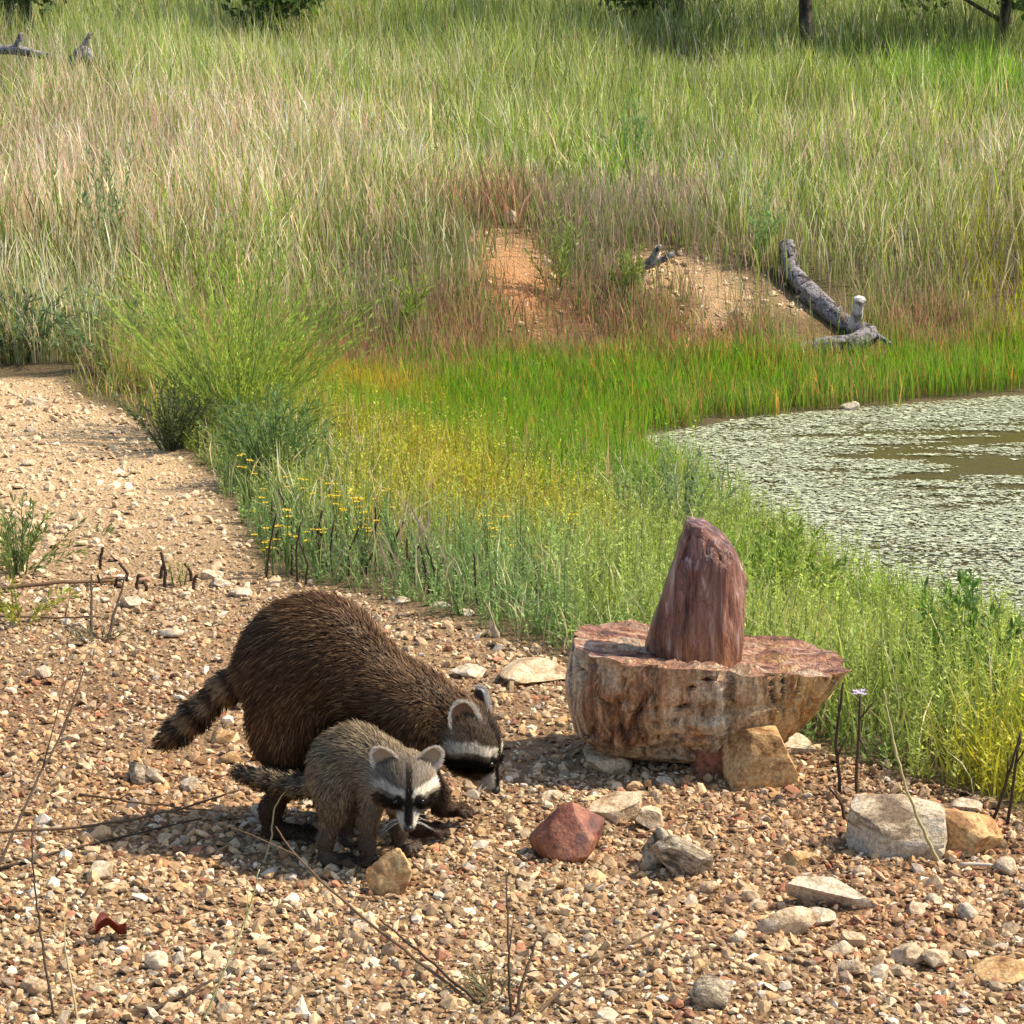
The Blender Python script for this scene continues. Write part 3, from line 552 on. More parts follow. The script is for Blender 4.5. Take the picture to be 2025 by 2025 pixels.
# ---------------------------------------------------------------- vegetation
G1, G2, G3, G4, G5, G6 = (.29, .345, .085), (.19, .235, .065), (.04, .075, .02), (.18, .30, .035), (.38, .36, .05), (.18, .255, .085)
D1, D2, D3, D4, D5 = (.68, .57, .33), (.68, .51, .34), (.35, .195, .11), (.34, .26, .185), (.46, .27, .07)
ZONES = [(-2.25,15.55,0.72,G1,D2,0.62,1.0),(-2.53,13.69,0.75,G2,D2,0.60,1.0),(-1.44,16.34,0.70,G1,D2,0.62,1.0),(-1.56,13.30,0.62,G1,D2,0.60,1.0),(-2.34,12.26,0.60,G2,D1,0.50,1.0),(-3.75,19.14,0.45,G2,D2,0.60,1.0),(-2.81,19.50,0.35,G1,D1,0.65,1.0),(-2.75,23.34,0.30,G1,D1,0.70,1.0),(-0.95,20.38,0.45,G1,D1,0.65,1.0),(-0.72,15.29,0.55,G1,D1,0.60,1.0),(0.15,20.62,0.25,G1,D1,0.70,1.0),(0.12,16.52,0.25,G1,D1,0.60,1.0),(1.01,19.85,0.20,G1,D1,0.70,1.0),(2.46,21.27,0.18,G1,D1,0.75,1.0),(4.12,21.51,0.08,G4,D1,0.80,1.0),(3.91,24.71,0.15,G2,D1,0.75,1.0),(1.41,23.02,0.20,G2,D1,0.75,1.0),(-0.34,23.53,0.15,G1,D1,0.75,1.0),(3.29,17.10,0.45,G1,D2,0.60,1.0),(2.44,17.69,0.35,G1,D2,0.60,1.0),(1.74,14.94,0.25,G1,D1,0.55,1.0),(2.51,14.64,0.30,G1,D1,0.55,1.0),(1.52,14.30,0.30,G1,D1,0.50,1.0),(0.94,15.15,0.80,G2,D4,0.30,0.8),(0.50,14.03,0.70,G2,D4,0.35,0.8),(0.64,15.94,0.30,G4,D1,0.50,1.0),(-0.14,14.16,0.80,G2,D3,0.40,0.9),(-0.37,13.45,0.35,G2,D1,0.45,1.0),(-0.76,13.00,0.45,G2,D4,0.45,1.0),(-0.60,12.63,0.50,G2,D4,0.40,0.9),(-1.16,12.98,0.50,G1,D1,0.50,1.0),(0.34,13.58,0.50,G2,D4,0.30,0.6),(1.48,13.86,0.50,G2,D4,0.40,0.9),(1.03,14.01,0.60,G2,D4,0.35,0.8),(2.27,14.07,0.55,G2,D4,0.40,0.9),(2.14,14.26,0.35,G1,D1,0.50,1.0),(2.86,14.19,0.50,G5,D4,0.50,1.1),(-0.32,12.60,0.85,G2,D3,0.16,0.8),(0.39,13.08,0.85,G2,D3,0.14,0.7),(1.07,13.29,0.80,G2,D3,0.14,0.8),(2.38,13.74,0.85,G2,D3,0.15,0.9),(-0.76,11.97,0.70,G2,D3,0.20,0.8),(0.10,13.01,0.60,G2,D3,0.15,0.6),(-0.66,11.26,0.30,G5,D5,0.20,1.0),(-0.44,11.99,0.50,G4,D3,0.18,1.0),(0.09,12.05,0.10,G4,D5,0.20,1.2),(0.64,12.37,0.10,G4,D5,0.20,1.2),(1.21,12.60,0.10,G4,D5,0.20,1.2),(2.12,13.01,0.06,G4,D5,0.22,1.3),(2.73,13.20,0.06,G4,D5,0.22,1.3),(-0.17,11.32,0.06,G4,D5,0.20,1.2),(-0.50,10.48,0.10,G4,D5,0.20,1.1),(0.34,11.43,0.06,G4,D5,0.20,1.2),(-0.64,9.13,0.35,G5,D1,0.25,1.0),(-0.34,9.17,0.40,G5,D5,0.25,1.0),(-0.13,8.52,0.40,G5,D5,0.25,1.0),(0.19,10.22,0.15,G4,D5,0.22,1.0),(0.16,8.50,0.45,G5,D5,0.25,0.9),(-0.46,7.71,0.30,G5,D1,0.28,0.9),(0.28,9.24,0.15,G4,D1,0.25,1.0),(-0.78,8.42,0.15,G6,D1,0.35,1.0),(-0.81,7.40,0.10,G6,D1,0.30,1.0),(-0.57,6.93,0.20,G6,D4,0.28,1.0),(-0.33,6.75,0.35,G6,D4,0.28,0.8),(-0.10,6.46,0.30,G6,D1,0.26,0.9),(0.05,6.16,0.20,G6,D1,0.25,1.0),(0.31,7.54,0.12,G1,D1,0.30,1.0),(0.26,6.31,0.12,G1,D1,0.25,1.0),(0.46,8.82,0.10,G6,D1,0.30,1.0),(0.92,8.50,0.08,G1,D1,0.28,1.0),(0.84,7.26,0.10,G4,D1,0.26,1.0),(0.94,6.55,0.35,G1,D1,0.25,0.9),(1.05,6.39,0.60,G5,D5,0.25,0.9),(1.22,6.08,0.10,G1,D1,0.30,1.0),(0.79,5.16,0.10,G1,D1,0.30,1.0),(0.95,5.14,0.15,G1,D1,0.30,1.0),(0.99,4.72,0.12,G5,D1,0.32,1.1),(0.80,4.66,0.20,G1,D4,0.30,1.0),(0.69,4.91,0.12,G6,D1,0.25,1.0)]
ZX = np.array([z[0] for z in ZONES]); ZY = np.array([z[1] for z in ZONES])
ZV = np.array([[z[2], *z[3], *z[4], z[5], z[6]] for z in ZONES])
def zone(x, y):
    """dry share, green, straw, height, density interpolated between hand-set spots of the bank"""
    out = np.zeros((len(x), 9))
    for s in range(0, len(x), 20000):
        a, b = x[s:s + 20000, None], y[s:s + 20000, None]
        sg = .035 * b; d2 = ((a - ZX) / sg) ** 2 + ((b - ZY) / (sg * 1.5)) ** 2
        w_ = 1 / (d2 + .12) ** 1.8; w_ /= w_.sum(1, keepdims=True); out[s:s + 20000] = w_ @ ZV
    return out
def blades(A, x, y, h, hw, cg, lean=.35, k=4, wind=(-.05, -.1), curl=.25, base=None, z0=None, seedhead=None):
    n = len(x)
    if n == 0: return
    z = tz(x, y) - .01 if z0 is None else z0
    a = rng.uniform(0, 6.28, n); l = np.abs(rng.normal(0, lean, n)); lx, ly = np.cos(a) * l + wind[0], np.sin(a) * l + wind[1]
    T = np.linspace(0, 1, k)
    cu = rng.normal(0, curl, (n, 2))
    P = np.zeros((n, k, 3)); tt = T[None]
    P[..., 0] = x[:, None] + h[:, None] * (lx[:, None] * tt + cu[:, :1] * tt ** 2.2); P[..., 1] = y[:, None] + h[:, None] * (ly[:, None] * tt + cu[:, 1:] * tt ** 2.2)
    P[..., 2] = z[:, None] + h[:, None] * (tt - .22 * (np.abs(l[:, None]) + np.hypot(cu[:, :1], cu[:, 1:])) * tt ** 2.5)
    wt = np.interp(T, [0, .5, .8, 1], [.75, 1, .7, .1]); W = hw[:, None] * wt[None]
    if seedhead is not None:
        W = np.where(seedhead[:, None], hw[:, None] * np.interp(T, [0, .6, .8, 1], [.5, .5, 1.9, .4])[None], W)
    b = rng.uniform(0, 6.28, n); S = np.stack([np.cos(b), np.sin(b) * .6, np.zeros(n)], 1)
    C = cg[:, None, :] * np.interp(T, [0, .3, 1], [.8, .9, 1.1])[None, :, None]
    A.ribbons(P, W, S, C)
def frus(n, y0, y1, power=1., m=.9):
    y = y0 + (y1 - y0) * rng.uniform(0, 1, n) ** power; x = rng.uniform(-1, 1, n) * (.2126 * y + m); return x, y
def blade_cols(zn, n, jit=.22):
    dry = rng.uniform(0, 1, n) < zn[:, 0]
    c = np.where(dry[:, None], zn[:, 4:7], zn[:, 1:4]); c = c * rng.lognormal(0, jit, (n, 1)) * (1 + rng.normal(0, .07, (n, 3)))
    return np.clip(c, .01, .8), dry
# tall hillside grass
def hill():
    A = Acc(); x, y = frus(200000, 11.4, 31, 1.25)
    zn = zone(x, y); cl = n2(x, y, 3.0, 21); s1, s2 = soil_patch(x, y)
    keep = (pond_dist(x, y) > .75) & (gravel_d(x, y) > .02) & (rng.uniform(0, 1, len(x)) < np.clip(zn[:, 8] * (.75 + .55 * cl), .05, 1)) & (rng.uniform(0, 1, len(x)) > np.maximum(s1 * .97, s2 * .9))
    keep &= ~((np.hypot((x - 1.84) / .42, (y - 13.35) / .7) < 1) & (rng.uniform(0, 1, len(x)) < .95))
    x, y, zn, cl = x[keep], y[keep], zn[keep], cl[keep]; n = len(x)
    c, dry = blade_cols(zn, n, .3); tus = n2(x, y, 1.3, 23); h = .88 * zn[:, 7] * rng.uniform(.25, 1.0, n) * (1 + .45 * cl) * (1 + .5 * tus)
    for bx, by in ((-2.15, 23.2), (1.6, 23.3), (4.75, 23.2), (-4.6, 22.6), (2.86, 23.6)): h = h * (1 - .62 * np.exp(-((x - bx) / .9) ** 2 - ((y - by + 1.2) / 1.3) ** 2))
    big = n2(x, y, .8, 22); c = c * (1 + .3 * big[:, None]) * (1 + .28 * n2(x, y, 5, 24)[:, None])
    sd = rng.uniform(0, 1, n) < .1 + .45 * dry; hw = (.0021 + .00009 * y) * rng.uniform(.6, 1.5, n)
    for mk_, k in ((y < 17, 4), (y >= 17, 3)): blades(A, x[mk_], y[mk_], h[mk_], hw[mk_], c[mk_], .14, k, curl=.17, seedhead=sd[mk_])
    print('hill', n); return A.build('hill_grass', M_leaf)
tag(hill(), 'tall green and straw-coloured grass covering the hillside beyond the pond', 'grass', kind='stuff')
# fine upright sedge along the far shore and low reddish turf
def sedge():
    A = Acc(); x, y = frus(120000, 9.6, 14.4, 1.0, .5); zn = zone(x, y); d = pond_dist(x, y); s1, s2 = soil_patch(x, y)
    keep = (d > -.03 + .22 * n2(x, y, 5, 41) + .12 * rng.uniform(0, 1, len(x))) & (gravel_d(x, y) > .25) & (zn[:, 7] < .36) & (rng.uniform(0, 1, len(x)) < zn[:, 8] * np.where(zn[:, 7] < .17, .5, .9)) & (rng.uniform(0, 1, len(x)) > np.maximum(s1, s2) * .95)
    keep &= ~(np.hypot((x - 1.82) / .40, (y - 13.32) / .36) < rng.uniform(.6, 1.1, len(x)))
    x, y, zn = x[keep], y[keep], zn[keep]; n = len(x); c, dry = blade_cols(zn, n, .2); h = zn[:, 7] * rng.uniform(.45, 1.1, n) * (1 + .3 * n2(x, y, 4, 42))
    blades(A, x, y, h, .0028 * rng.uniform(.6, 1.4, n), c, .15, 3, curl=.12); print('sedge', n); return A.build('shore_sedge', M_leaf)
tag(sedge(), 'fine bright green sedge fringing the far shore with reddish turf behind', 'sedge', kind='stuff')
# grass and small leafy weeds on the near bank
def leafy(A, x, y, h, nl, ll, cs, cl, spread=.2, z0=None, hw=.0016, lw=.28, droop=.5):
    """stems with small leaves set all the way up"""
    n = len(x)
    a = rng.uniform(0, 6.28, n); sp = np.abs(rng.normal(0, spread, n)); z = tz(x, y) - .01 if z0 is None else z0
    T = np.linspace(0, 1, 4); P = np.zeros((n, 4, 3)); bend = rng.uniform(.6, 1.7, (n, 1))
    P[..., 0] = x[:, None] + (h * np.cos(a) * sp)[:, None] * T ** bend; P[..., 1] = y[:, None] + (h * np.sin(a) * sp)[:, None] * T ** bend; P[..., 2] = z[:, None] + h[:, None] * T * (1 - .15 * sp[:, None] * T)
    b = rng.uniform(0, 6.28, n); A.ribbons(P, np.tile(hw * np.array([1.3, 1, .8, .3]), (n, 1)), np.stack([np.cos(b), np.sin(b), 0 * b], 1), np.repeat(cs[:, None], 4, 1))
    i = np.repeat(np.arange(n), nl); m = len(i); t = rng.uniform(.12, 1, m); k = np.minimum((t * 3).astype(int), 2); f = t * 3 - k
    Q = P[i, k] * (1 - f[:, None]) + P[i, k + 1] * f[:, None]; la = rng.uniform(0, 6.28, m); up = rng.uniform(.1, 1.1, m); L_ = ll[i] * rng.uniform(.5, 1.2, m) * (1.15 - .6 * t)
    D = unit(np.stack([np.cos(la), np.sin(la), up], 1)); S = unit(np.cross(D, np.array([.0, 0, 1.]) + rng.normal(0, .35, (m, 3))))
    c = cl[i] * rng.lognormal(0, .22, (m, 1)); A.leaves(Q, D, L_, S, lw * .5, c)
def bank():
    A = Acc(); x, y = frus(60000, 4.0, 10.9, 1.15, 1.1); zn = zone(x, y); d = pond_dist(x, y); g = gravel_d(x, y)
    cl = n2(x, y, 5, 51)
    keep = (d > -.04) & (g > .03 + .05 * rng.uniform(0, 1, len(x))) & (rng.uniform(0, 1, len(x)) < zn[:, 8] * (.8 + .5 * cl)) & (x > -2)
    x, y, zn, d, g, cl = x[keep], y[keep], zn[keep], d[keep], g[keep], cl[keep]; n = len(x)
    c, dry = blade_cols(zn, n, .25); low = 1 - .5 * sstep(.75, 1.0, x) * sstep(5.4, 6.2, y); h = low * zn[:, 7] * rng.uniform(.3, .95, n) * (.55 + .45 * sstep(.02, .25, g)) * (1 + .3 * cl)
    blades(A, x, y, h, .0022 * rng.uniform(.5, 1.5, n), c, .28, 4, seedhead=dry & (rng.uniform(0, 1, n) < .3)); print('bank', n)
    return A.build('bank_grass', M_leaf)
tag(bank(), 'mixed green and yellow grass on the near bank between gravel and pond', 'grass', kind='stuff')
def weeds():
    A = Acc(); x, y = frus(18500, 4.1, 10.4, 1.25, .8); zn = zone(x, y); d = pond_dist(x, y); g = gravel_d(x, y)
    pw = np.where(zn[:, 3] > .045, 1., .35) * np.where(x > .1, 1, .7)
    keep = (d > -.12) & (g > .04) & (x > -1.3) & (rng.uniform(0, 1, len(x)) < pw) & (n2(x, y, 3.3, 61) > -.35)
    x, y, zn, g = x[keep], y[keep], zn[keep], g[keep]; n = len(x); h = rng.uniform(.10, .34, n) * (.5 + .5 * sstep(.03, .3, g)) * (1 - .45 * sstep(.75, 1.0, x) * sstep(5.4, 6.2, y))
    cg = zn[:, 1:4] * 1.15 * rng.lognormal(0, .28, (n, 1)); leafy(A, x, y, h, 24, np.full(n, .022), cg * .7, cg, .22); print('weeds', n)
    return A.build('bank_weeds', M_leaf)
tag(weeds(), 'fine-leaved green weeds crowding the near bank around the pond', 'weeds', kind='stuff')

# ---------------------------------------------------------------- single plants, twigs, trees
M_bark = mat_rock('rough_bark', [(.3, (.03, .022, .016)), (.5, (.10, .075, .055)), (.7, (.17, .135, .105))], 9, (1, 1, .25), .9, .1, 1, .02, 60)
def plant(name, label, cat, x, y, H, nst, nl, ll, col, spread=.5, sy=1., bend=1.0, group=None, lw=.16, hw=.0022, stemcol=None, rad=.04, upl=1.2, z=None):
    """many thin shoots from one root, narrow leaves along each"""
    z0 = float(tz(x, y)) if z is None else z; o = empty(name, (x, y, z0 - .01))
    a = rng.uniform(0, 6.28, nst); sp = np.sqrt(rng.uniform(0, 1, nst)) * spread; h = H * rng.uniform(.6, 1.05, nst) * (1 - .35 * (sp / max(spread, .01)) ** 2)
    k = 6; T = np.linspace(0, 1, k); P = np.zeros((nst, k, 3)); r0 = rng.uniform(0, rad, nst)
    P[..., 0] = (np.cos(a) * r0)[:, None] + (H * np.cos(a) * sp)[:, None] * T ** (1.25 * bend); P[..., 1] = (np.sin(a) * r0)[:, None] + (H * np.sin(a) * sp * sy)[:, None] * T ** (1.25 * bend); P[..., 2] = h[:, None] * (T - .12 * sp[:, None] * T ** 3)
    P[:, 1:, :2] += rng.normal(0, .012 * H, (nst, k - 1, 2)); c = np.array(col)
    sc = np.tile(c * .55 if stemcol is None else np.array(stemcol), (nst, 1)) * rng.lognormal(0, .15, (nst, 1))
    A = Acc(); b = rng.uniform(0, 6.28, nst); A.ribbons(P, np.tile(hw * np.linspace(1.4, .4, k), (nst, 1)), np.stack([np.cos(b), np.sin(b), 0 * b], 1), np.repeat(sc[:, None], k, 1)); tag(A.build('stems', M_leaf, o), kind='stuff')
    i = np.repeat(np.arange(nst), nl); m = len(i); t = rng.uniform(.15, 1, m) ** .8 * (k - 1.001); q = t.astype(int); f = (t - q)[:, None]
    Q = P[i, q] * (1 - f) + P[i, q + 1] * f; ax = unit(P[i, q + 1] - P[i, q]); D = unit(ax * upl + unit(rng.normal(0, 1, (m, 3)))); L_ = ll * rng.uniform(.5, 1.25, m)
    S = unit(np.cross(D, rng.normal(0, 1, (m, 3))))
    cc = c * rng.lognormal(0, .25, (m, 1)) * (1 + rng.normal(0, .06, (m, 3))); A = Acc(); A.leaves(Q, D, L_, S, lw * .5, np.clip(cc, .01, .7)); tag(A.build('leaves', M_leaf, o), kind='stuff')
    return tag(o, label, cat, group)
plant('shrub', 'large feathery bright green shrub spreading beside the gravel path', 'shrub', -1.06, 9.25, .95, 190, 75, .030, (.28, .36, .075), .60, bend=.85, lw=.14, upl=2.6, hw=.0028, stemcol=(.24, .31, .07))
plant('shrub', 'yellow-green leafy skirt of low growth at the foot of the feathery shrub', 'shrub', -.86, 8.95, .38, 40, 50, .035, (.26, .30, .05), .7)
plant('shrub', 'low dark tangled bush at the base of the feathery shrub', 'shrub', -1.28, 8.95, .34, 45, 50, .03, (.10, .125, .05), .6)
plant('shrub', 'low grey-green bush at the far end of the path', 'shrub', -1.84, 11.1, .42, 45, 60, .04, (.16, .22, .09), .9)
plant('shrub', 'dark blue-green bush where the path meets the hillside', 'shrub', -2.36, 11.5, .42, 40, 60, .045, (.085, .125, .06), .8)
plant('shrub', 'fine blue-green bush above the yellow flowers', 'shrub', -.83, 8.2, .42, 55, 70, .03, (.135, .20, .065), .5)
plant('shrub', 'leafy deep green weed clump by the water beyond the stone basin', 'weed', 1.10, 5.55, .34, 30, 45, .035, (.11, .19, .04), .55, lw=.25)
plant('shrub', 'bushy light green weed beside the standing stone', 'weed', .83, 7.1, .36, 34, 50, .03, (.19, .26, .05), .5, lw=.25)
plant('shrub', 'pale grey-green weed reaching over the duckweed', 'weed', .62, 8.6, .40, 22, 40, .03, (.20, .25, .12), .5, lw=.22)
plant('weed_clump', 'green weed at the left margin of the gravel beside the path stubs', 'weed', -1.42, 6.75, .24, 30, 30, .03, (.16, .20, .06), .8, lw=.22)
plant('weed_clump', 'yellow-green seedling clump on the gravel next to the horizontal twig', 'weed', -1.30, 6.22, .13, 16, 14, .028, (.28, .28, .06), .9, lw=.28)
plant('weed_clump', 'small dry dark tuft between the two upright twigs', 'weed', -1.07, 6.05, .07, 22, 8, .02, (.14, .13, .07), 1.2)
plant('weed_clump', 'tiny upright green shoot among the stubs on the path', 'weed', -.935, 6.68, .085, 8, 10, .02, (.22, .25, .07), .25)
plant('weed_clump', 'tiny green sprig alone on the sandy path', 'weed', -1.28, 7.35, .05, 8, 10, .02, (.14, .18, .06), .6)
plant('weed_clump', 'low green sprouts at the foot of the dead foreground twigs', 'weed', -.02, 3.62, .05, 26, 8, .016, (.20, .19, .09), 1.6)
for x, y, H, col, lab in ((-2.12, 12.75, .85, (.17, .25, .10), 'tall blue-green weed rising from the dry grass above the path end'), (.25, 13.35, .62, (.22, .27, .07), 'tall narrow weed on the right rim of the orange soil'), (.80, 16.4, .6, (.15, .25, .08), 'green weed in the hillside grass above the brushy patch'), (-.55, 12.5, .5, (.2, .26, .05), 'yellow-green weed between the feathery shrub and the orange soil'), (-1.5, 12.5, .55, (.20, .25, .06), 'light green weed directly behind the feathery shrub'), (1.45, 14.1, .55, (.17, .27, .10), 'bluish weed growing behind the top of the fallen branch'), (.65, 13.5, .35, (.2, .24, .06), 'short weed beside the slim grey stick on the bank')):
    plant('tall_weed', lab, 'weed', x, y, H, 9, 60, .05, col, .22, lw=.14)
# yellow flowers
M_petal = mat_leaf('yellow_petal', .3, .6, .2)
def flower(x, y, H, ang, lean):
    z0 = float(tz(x, y)); o = empty('yellow_wildflower', (x, y, z0)); nh = int(rng.integers(3, 6)); st = Acc()
    for k in range(nh):
        a = ang + k * 2.1; tip = np.array([math.cos(a) * lean * .5 * (k > 0), math.sin(a) * lean * .5 * (k > 0), H * (1 - .12 * (k % 3))]); st.tube([(0, 0, 0), tip * np.array([.25, .25, .55]), tip], [.0018, .0014, .0011], (.14, .19, .05), 4)
        A = Acc(); n = 8
        for r in range(n):
            th = r * 6.283 / n; d = np.array([math.cos(th), math.sin(th), .25]); s_ = np.array([-math.sin(th), math.cos(th), 0]); p0 = tip; p1 = tip + d * .006; p2 = tip + d * .011
            A.add([p0, p1 + s_ * .004, p2, p1 - s_ * .004], np.array([[0, 1, 2, 3]]), (.80, .60, .03))
        A.add(ICO1[0] * np.array([.004, .004, .003]) + tip + np.array([0, 0, .002]), ICO1[1], (.55, .33, .03)); A.build('flower_head', M_petal, o)
    tag(st.build('stems', M_leaf, o), kind='stuff'); return tag(o, 'small yellow wildflower on thin green stems at the edge of the gravel', 'wildflower', 'yellow wildflowers along the bank')
for i in range(38):
    x, y = (-.95 + .6 * rng.uniform(), 6.65 + 1.1 * rng.uniform()) if i < 28 else (-.2 + .5 * rng.uniform(), 6.9 + .8 * rng.uniform())
    if float(gravel_d(np.array([x]), np.array([y]))[0]) > .0: flower(x, y, rng.uniform(.09, .2), rng.uniform(0, 6.28), rng.uniform(.03, .08))
# dead dark stalks at the margin of the gravel
def stick(name, pts, r0, r1, col, label, cat, group=None, forks=0, mat=M_stalk, absolute=True):
    p0 = np.array([pts[0][0], pts[0][1], float(tz(pts[0][0], pts[0][1]))]); o = empty(name, tuple(p0))
    Q = np.array([[p[0], p[1], float(tz(p[0], p[1])) + p[2]] for p in pts]) - p0; Q[0, 2] -= .01 if pts[0][2] == 0 else 0
    s = np.linspace(0, len(Q) - 1, 6 * (len(Q) - 1) + 1); P = np.stack([np.interp(s, np.arange(len(Q)), Q[:, k]) for k in range(3)], 1)
    for _ in range(3): P[1:-1] = (P[:-2] + P[2:] + 2 * P[1:-1]) / 4
    P[1:-1] += rng.normal(0, .0009, (len(P) - 2, 3)); A = Acc(); A.tube(P, 1.2 * np.linspace(r0, r1, len(P)), col, 6); A.build('stem', mat, o, True)
    for k in range(forks):
        i = int(len(P) * rng.uniform(.35, .85)); d = unit(P[min(i + 1, len(P) - 1)] - P[i - 1]); d = unit(d + rng.normal(0, .5, 3) + np.array([0, 0, .2])); L_ = np.linalg.norm(Q[-1] - Q[0]) * rng.uniform(.15, .35)
        A = Acc(); A.tube([P[i], P[i] + d * L_ * .5 + np.array([0, 0, .003]), P[i] + d * L_], [r1 * 1.1, r1 * .9, r1 * .5], col, 5); A.build('side_twig', mat, o, True)
    return tag(o, label, cat, group)
DK = (.055, .035, .022); BR = (.14, .085, .045); PL = (.36, .28, .14)
for i in range(34):
    f = rng.uniform(); x = -.82 + 1.15 * f + rng.normal(0, .03); y = 6.75 - .75 * f + rng.uniform(.02, .55)
    if float(gravel_d(np.array([x]), np.array([y]))[0]) < -.03: continue
    h = rng.uniform(.07, .2); stick('dead_stalk', [(x, y, 0), (x + rng.normal(0, .01), y, h * .5), (x + rng.normal(0, .02), y, h)], .0032, .0022, DK, 'thin dark dead stalk standing along the grassy edge of the gravel', 'stalk', 'dead stalks along the gravel edge', forks=int(rng.integers(0, 2)))
for x, y, h in ((-1.2, 6.85, .065), (-1.12, 6.62, .03), (-1.10, 6.70, .055), (-1.06, 6.62, .045), (-1.03, 6.6, .03), (-.985, 6.66, .10), (-.92, 6.72, .05), (-.90, 6.62, .045), (-1.16, 6.6, .04), (-1.01, 6.75, .04)):
    stick('plant_stub', [(x, y, 0), (x + .004, y, h * .5), (x + rng.normal(0, .01), y, h)], .0045, .0035, DK, 'short dark stub of a cut plant sticking out of the sandy path', 'stub', 'cut plant stubs on the path')
TW = [
 ('dead_twig', [(-.001, 3.521, 0), (-.005, 3.545, .1), (-.009, 3.645, .2)], .0022, .001, DK, 'thin upright dead twig rising from the foreground tuft', 1),
 ('dead_twig', [(.003, 3.521, 0), (.016, 3.566, .05), (.041, 3.626, .1)], .0028, .0012, DK, 'short dead twig leaning right out of the foreground tuft', 1),
 ('dead_twig', [(-.03, 3.546, 0), (-.18, 3.755, .03), (-.321, 4.006, .05), (-.403, 4.159, .08), (-.432, 4.214, .1)], .0026, .001, BR, 'long thin twig reaching from the foreground tuft towards the raccoons', 1),
 ('dead_twig', [(-.017, 3.536, 0), (-.099, 3.646, .02), (-.181, 3.782, .04), (-.218, 3.83, .05)], .0024, .0011, DK, 'shorter twig running beside the long twig of the foreground tuft', 0),
 ('dead_twig', [(.02, 3.521, 0), (.095, 3.594, .04), (.156, 3.659, .06), (.276, 3.792, .06)], .0028, .0012, BR, 'bent twig reaching right from the foreground tuft', 2),
 ('grass_stem', [(-.466, 4.30, 0), (-.449, 4.31, .05), (-.445, 4.32, .1), (-.415, 4.33, .14), (-.406, 4.34, .148)], .0017, .0009, PL, 'pale dry grass stem bending in front of the adult raccoon hind leg', 0),
 ('dead_twig', [(-1.01, 4.408, .01), (-.802, 4.439, .015), (-.66, 4.517, .02), (-.536, 4.616, .03)], .003, .0015, BR, 'long brown twig lying on the gravel and ending under the raccoon tail', 2),
 ('dead_twig', [(-.871, 4.652, .01), (-.743, 4.587, .015), (-.587, 4.512, .02)], .0026, .0013, BR, 'thin twig crossing the long brown twig behind the grey ridged stone', 1),
 ('dead_twig', [(-.943, 4.228, .006), (-.771, 4.372, .01), (-.603, 4.475, .018)], .0026, .0013, DK, 'dark twig on the gravel in the shadow of the raccoons', 1),
 ('dead_twig', [(-.719, 3.572, 0), (-.758, 3.667, .12), (-.776, 3.718, .2), (-.781, 3.75, .26)], .002, .001, DK, 'tall thin dark stem standing alone in the foreground gravel', 0),
 ('grass_stem', [(-.68, 3.562, 0), (-.71, 3.63, .09), (-.719, 3.664, .13)], .0018, .0009, PL, 'short pale stem beside the tall thin dark stem', 0),
 ('dead_twig', [(-.938, 3.94, 0), (-.916, 4.111, .06), (-.901, 4.338, .12), (-.88, 4.561, .17), (-.871, 4.759, .24)], .0026, .0012, DK, 'long dark twig arching up over the gravel far from the basin', 2),
 ('dead_twig', [(-.609, 3.539, .006), (-.522, 3.632, .012), (-.486, 3.684, .015)], .003, .0018, DK, 'straight dark stick lying in the foreground gravel', 0),
 ('grass_stem', [(-.49, 3.548, 0), (-.447, 3.584, .08), (-.42, 3.653, .14), (-.404, 3.675, .2)], .0018, .0009, (.28, .27, .12), 'greenish grass stem leaning over the straight dark stick', 1),
 ('dead_twig', [(.827, 4.249, .008), (.914, 4.238, .012), (.973, 4.198, .012)], .0036, .002, (.5, .42, .32), 'bleached pale stick lying below the rust-orange stone', 0),
 ('dead_twig', [(-1.454, 6.536, .01), (-1.281, 6.564, .02), (-1.125, 6.648, .015)], .006, .004, BR, 'thick brown stick lying across the path at the row of stubs', 2),
 ('dead_twig', [(-1.096, 6.098, 0), (-1.112, 6.206, .06), (-1.124, 6.285, .12)], .0035, .0022, DK, 'straight upright twig on the gravel left of the white quartz', 0),
 ('dead_twig', [(-1.042, 6.002, 0), (-1.032, 6.079, .06), (-1.015, 6.187, .14)], .0035, .002, DK, 'leaning twig crossing in front of the white quartz stone', 0),
 ('dead_twig', [(-1.366, 6.191, .02), (-1.231, 6.214, .02), (-1.084, 6.18, .03)], .003, .002, BR, 'thin level twig below the thick brown stick', 1),
 ('dead_twig', [(.959, 4.463, 0), (.968, 4.456, .12), (.978, 4.467, .18)], .003, .0018, DK, 'straight dark stem in the weeds behind the rust-orange stone', 1),
 ('dead_twig', [(.931, 4.478, 0), (.953, 4.452, .1), (.978, 4.465, .19)], .003, .0018, DK, 'slanting dark stem crossing the straight one in the weeds', 1),
 ('arching_stalk', [(.800, 4.262, 0), (.762, 4.265, .065), (.722, 4.27, .16), (.700, 4.28, .25), (.683, 4.29, .33)], .0031, .0013, (.36, .30, .14), 'pale greenish-tan stalk arching up over the grey block', 2),
]
for (nm, pts, r0, r1, c, lab, fk) in TW: stick(nm, pts, r0, r1, c, lab, 'twig' if 'twig' in nm else 'stem', forks=fk)
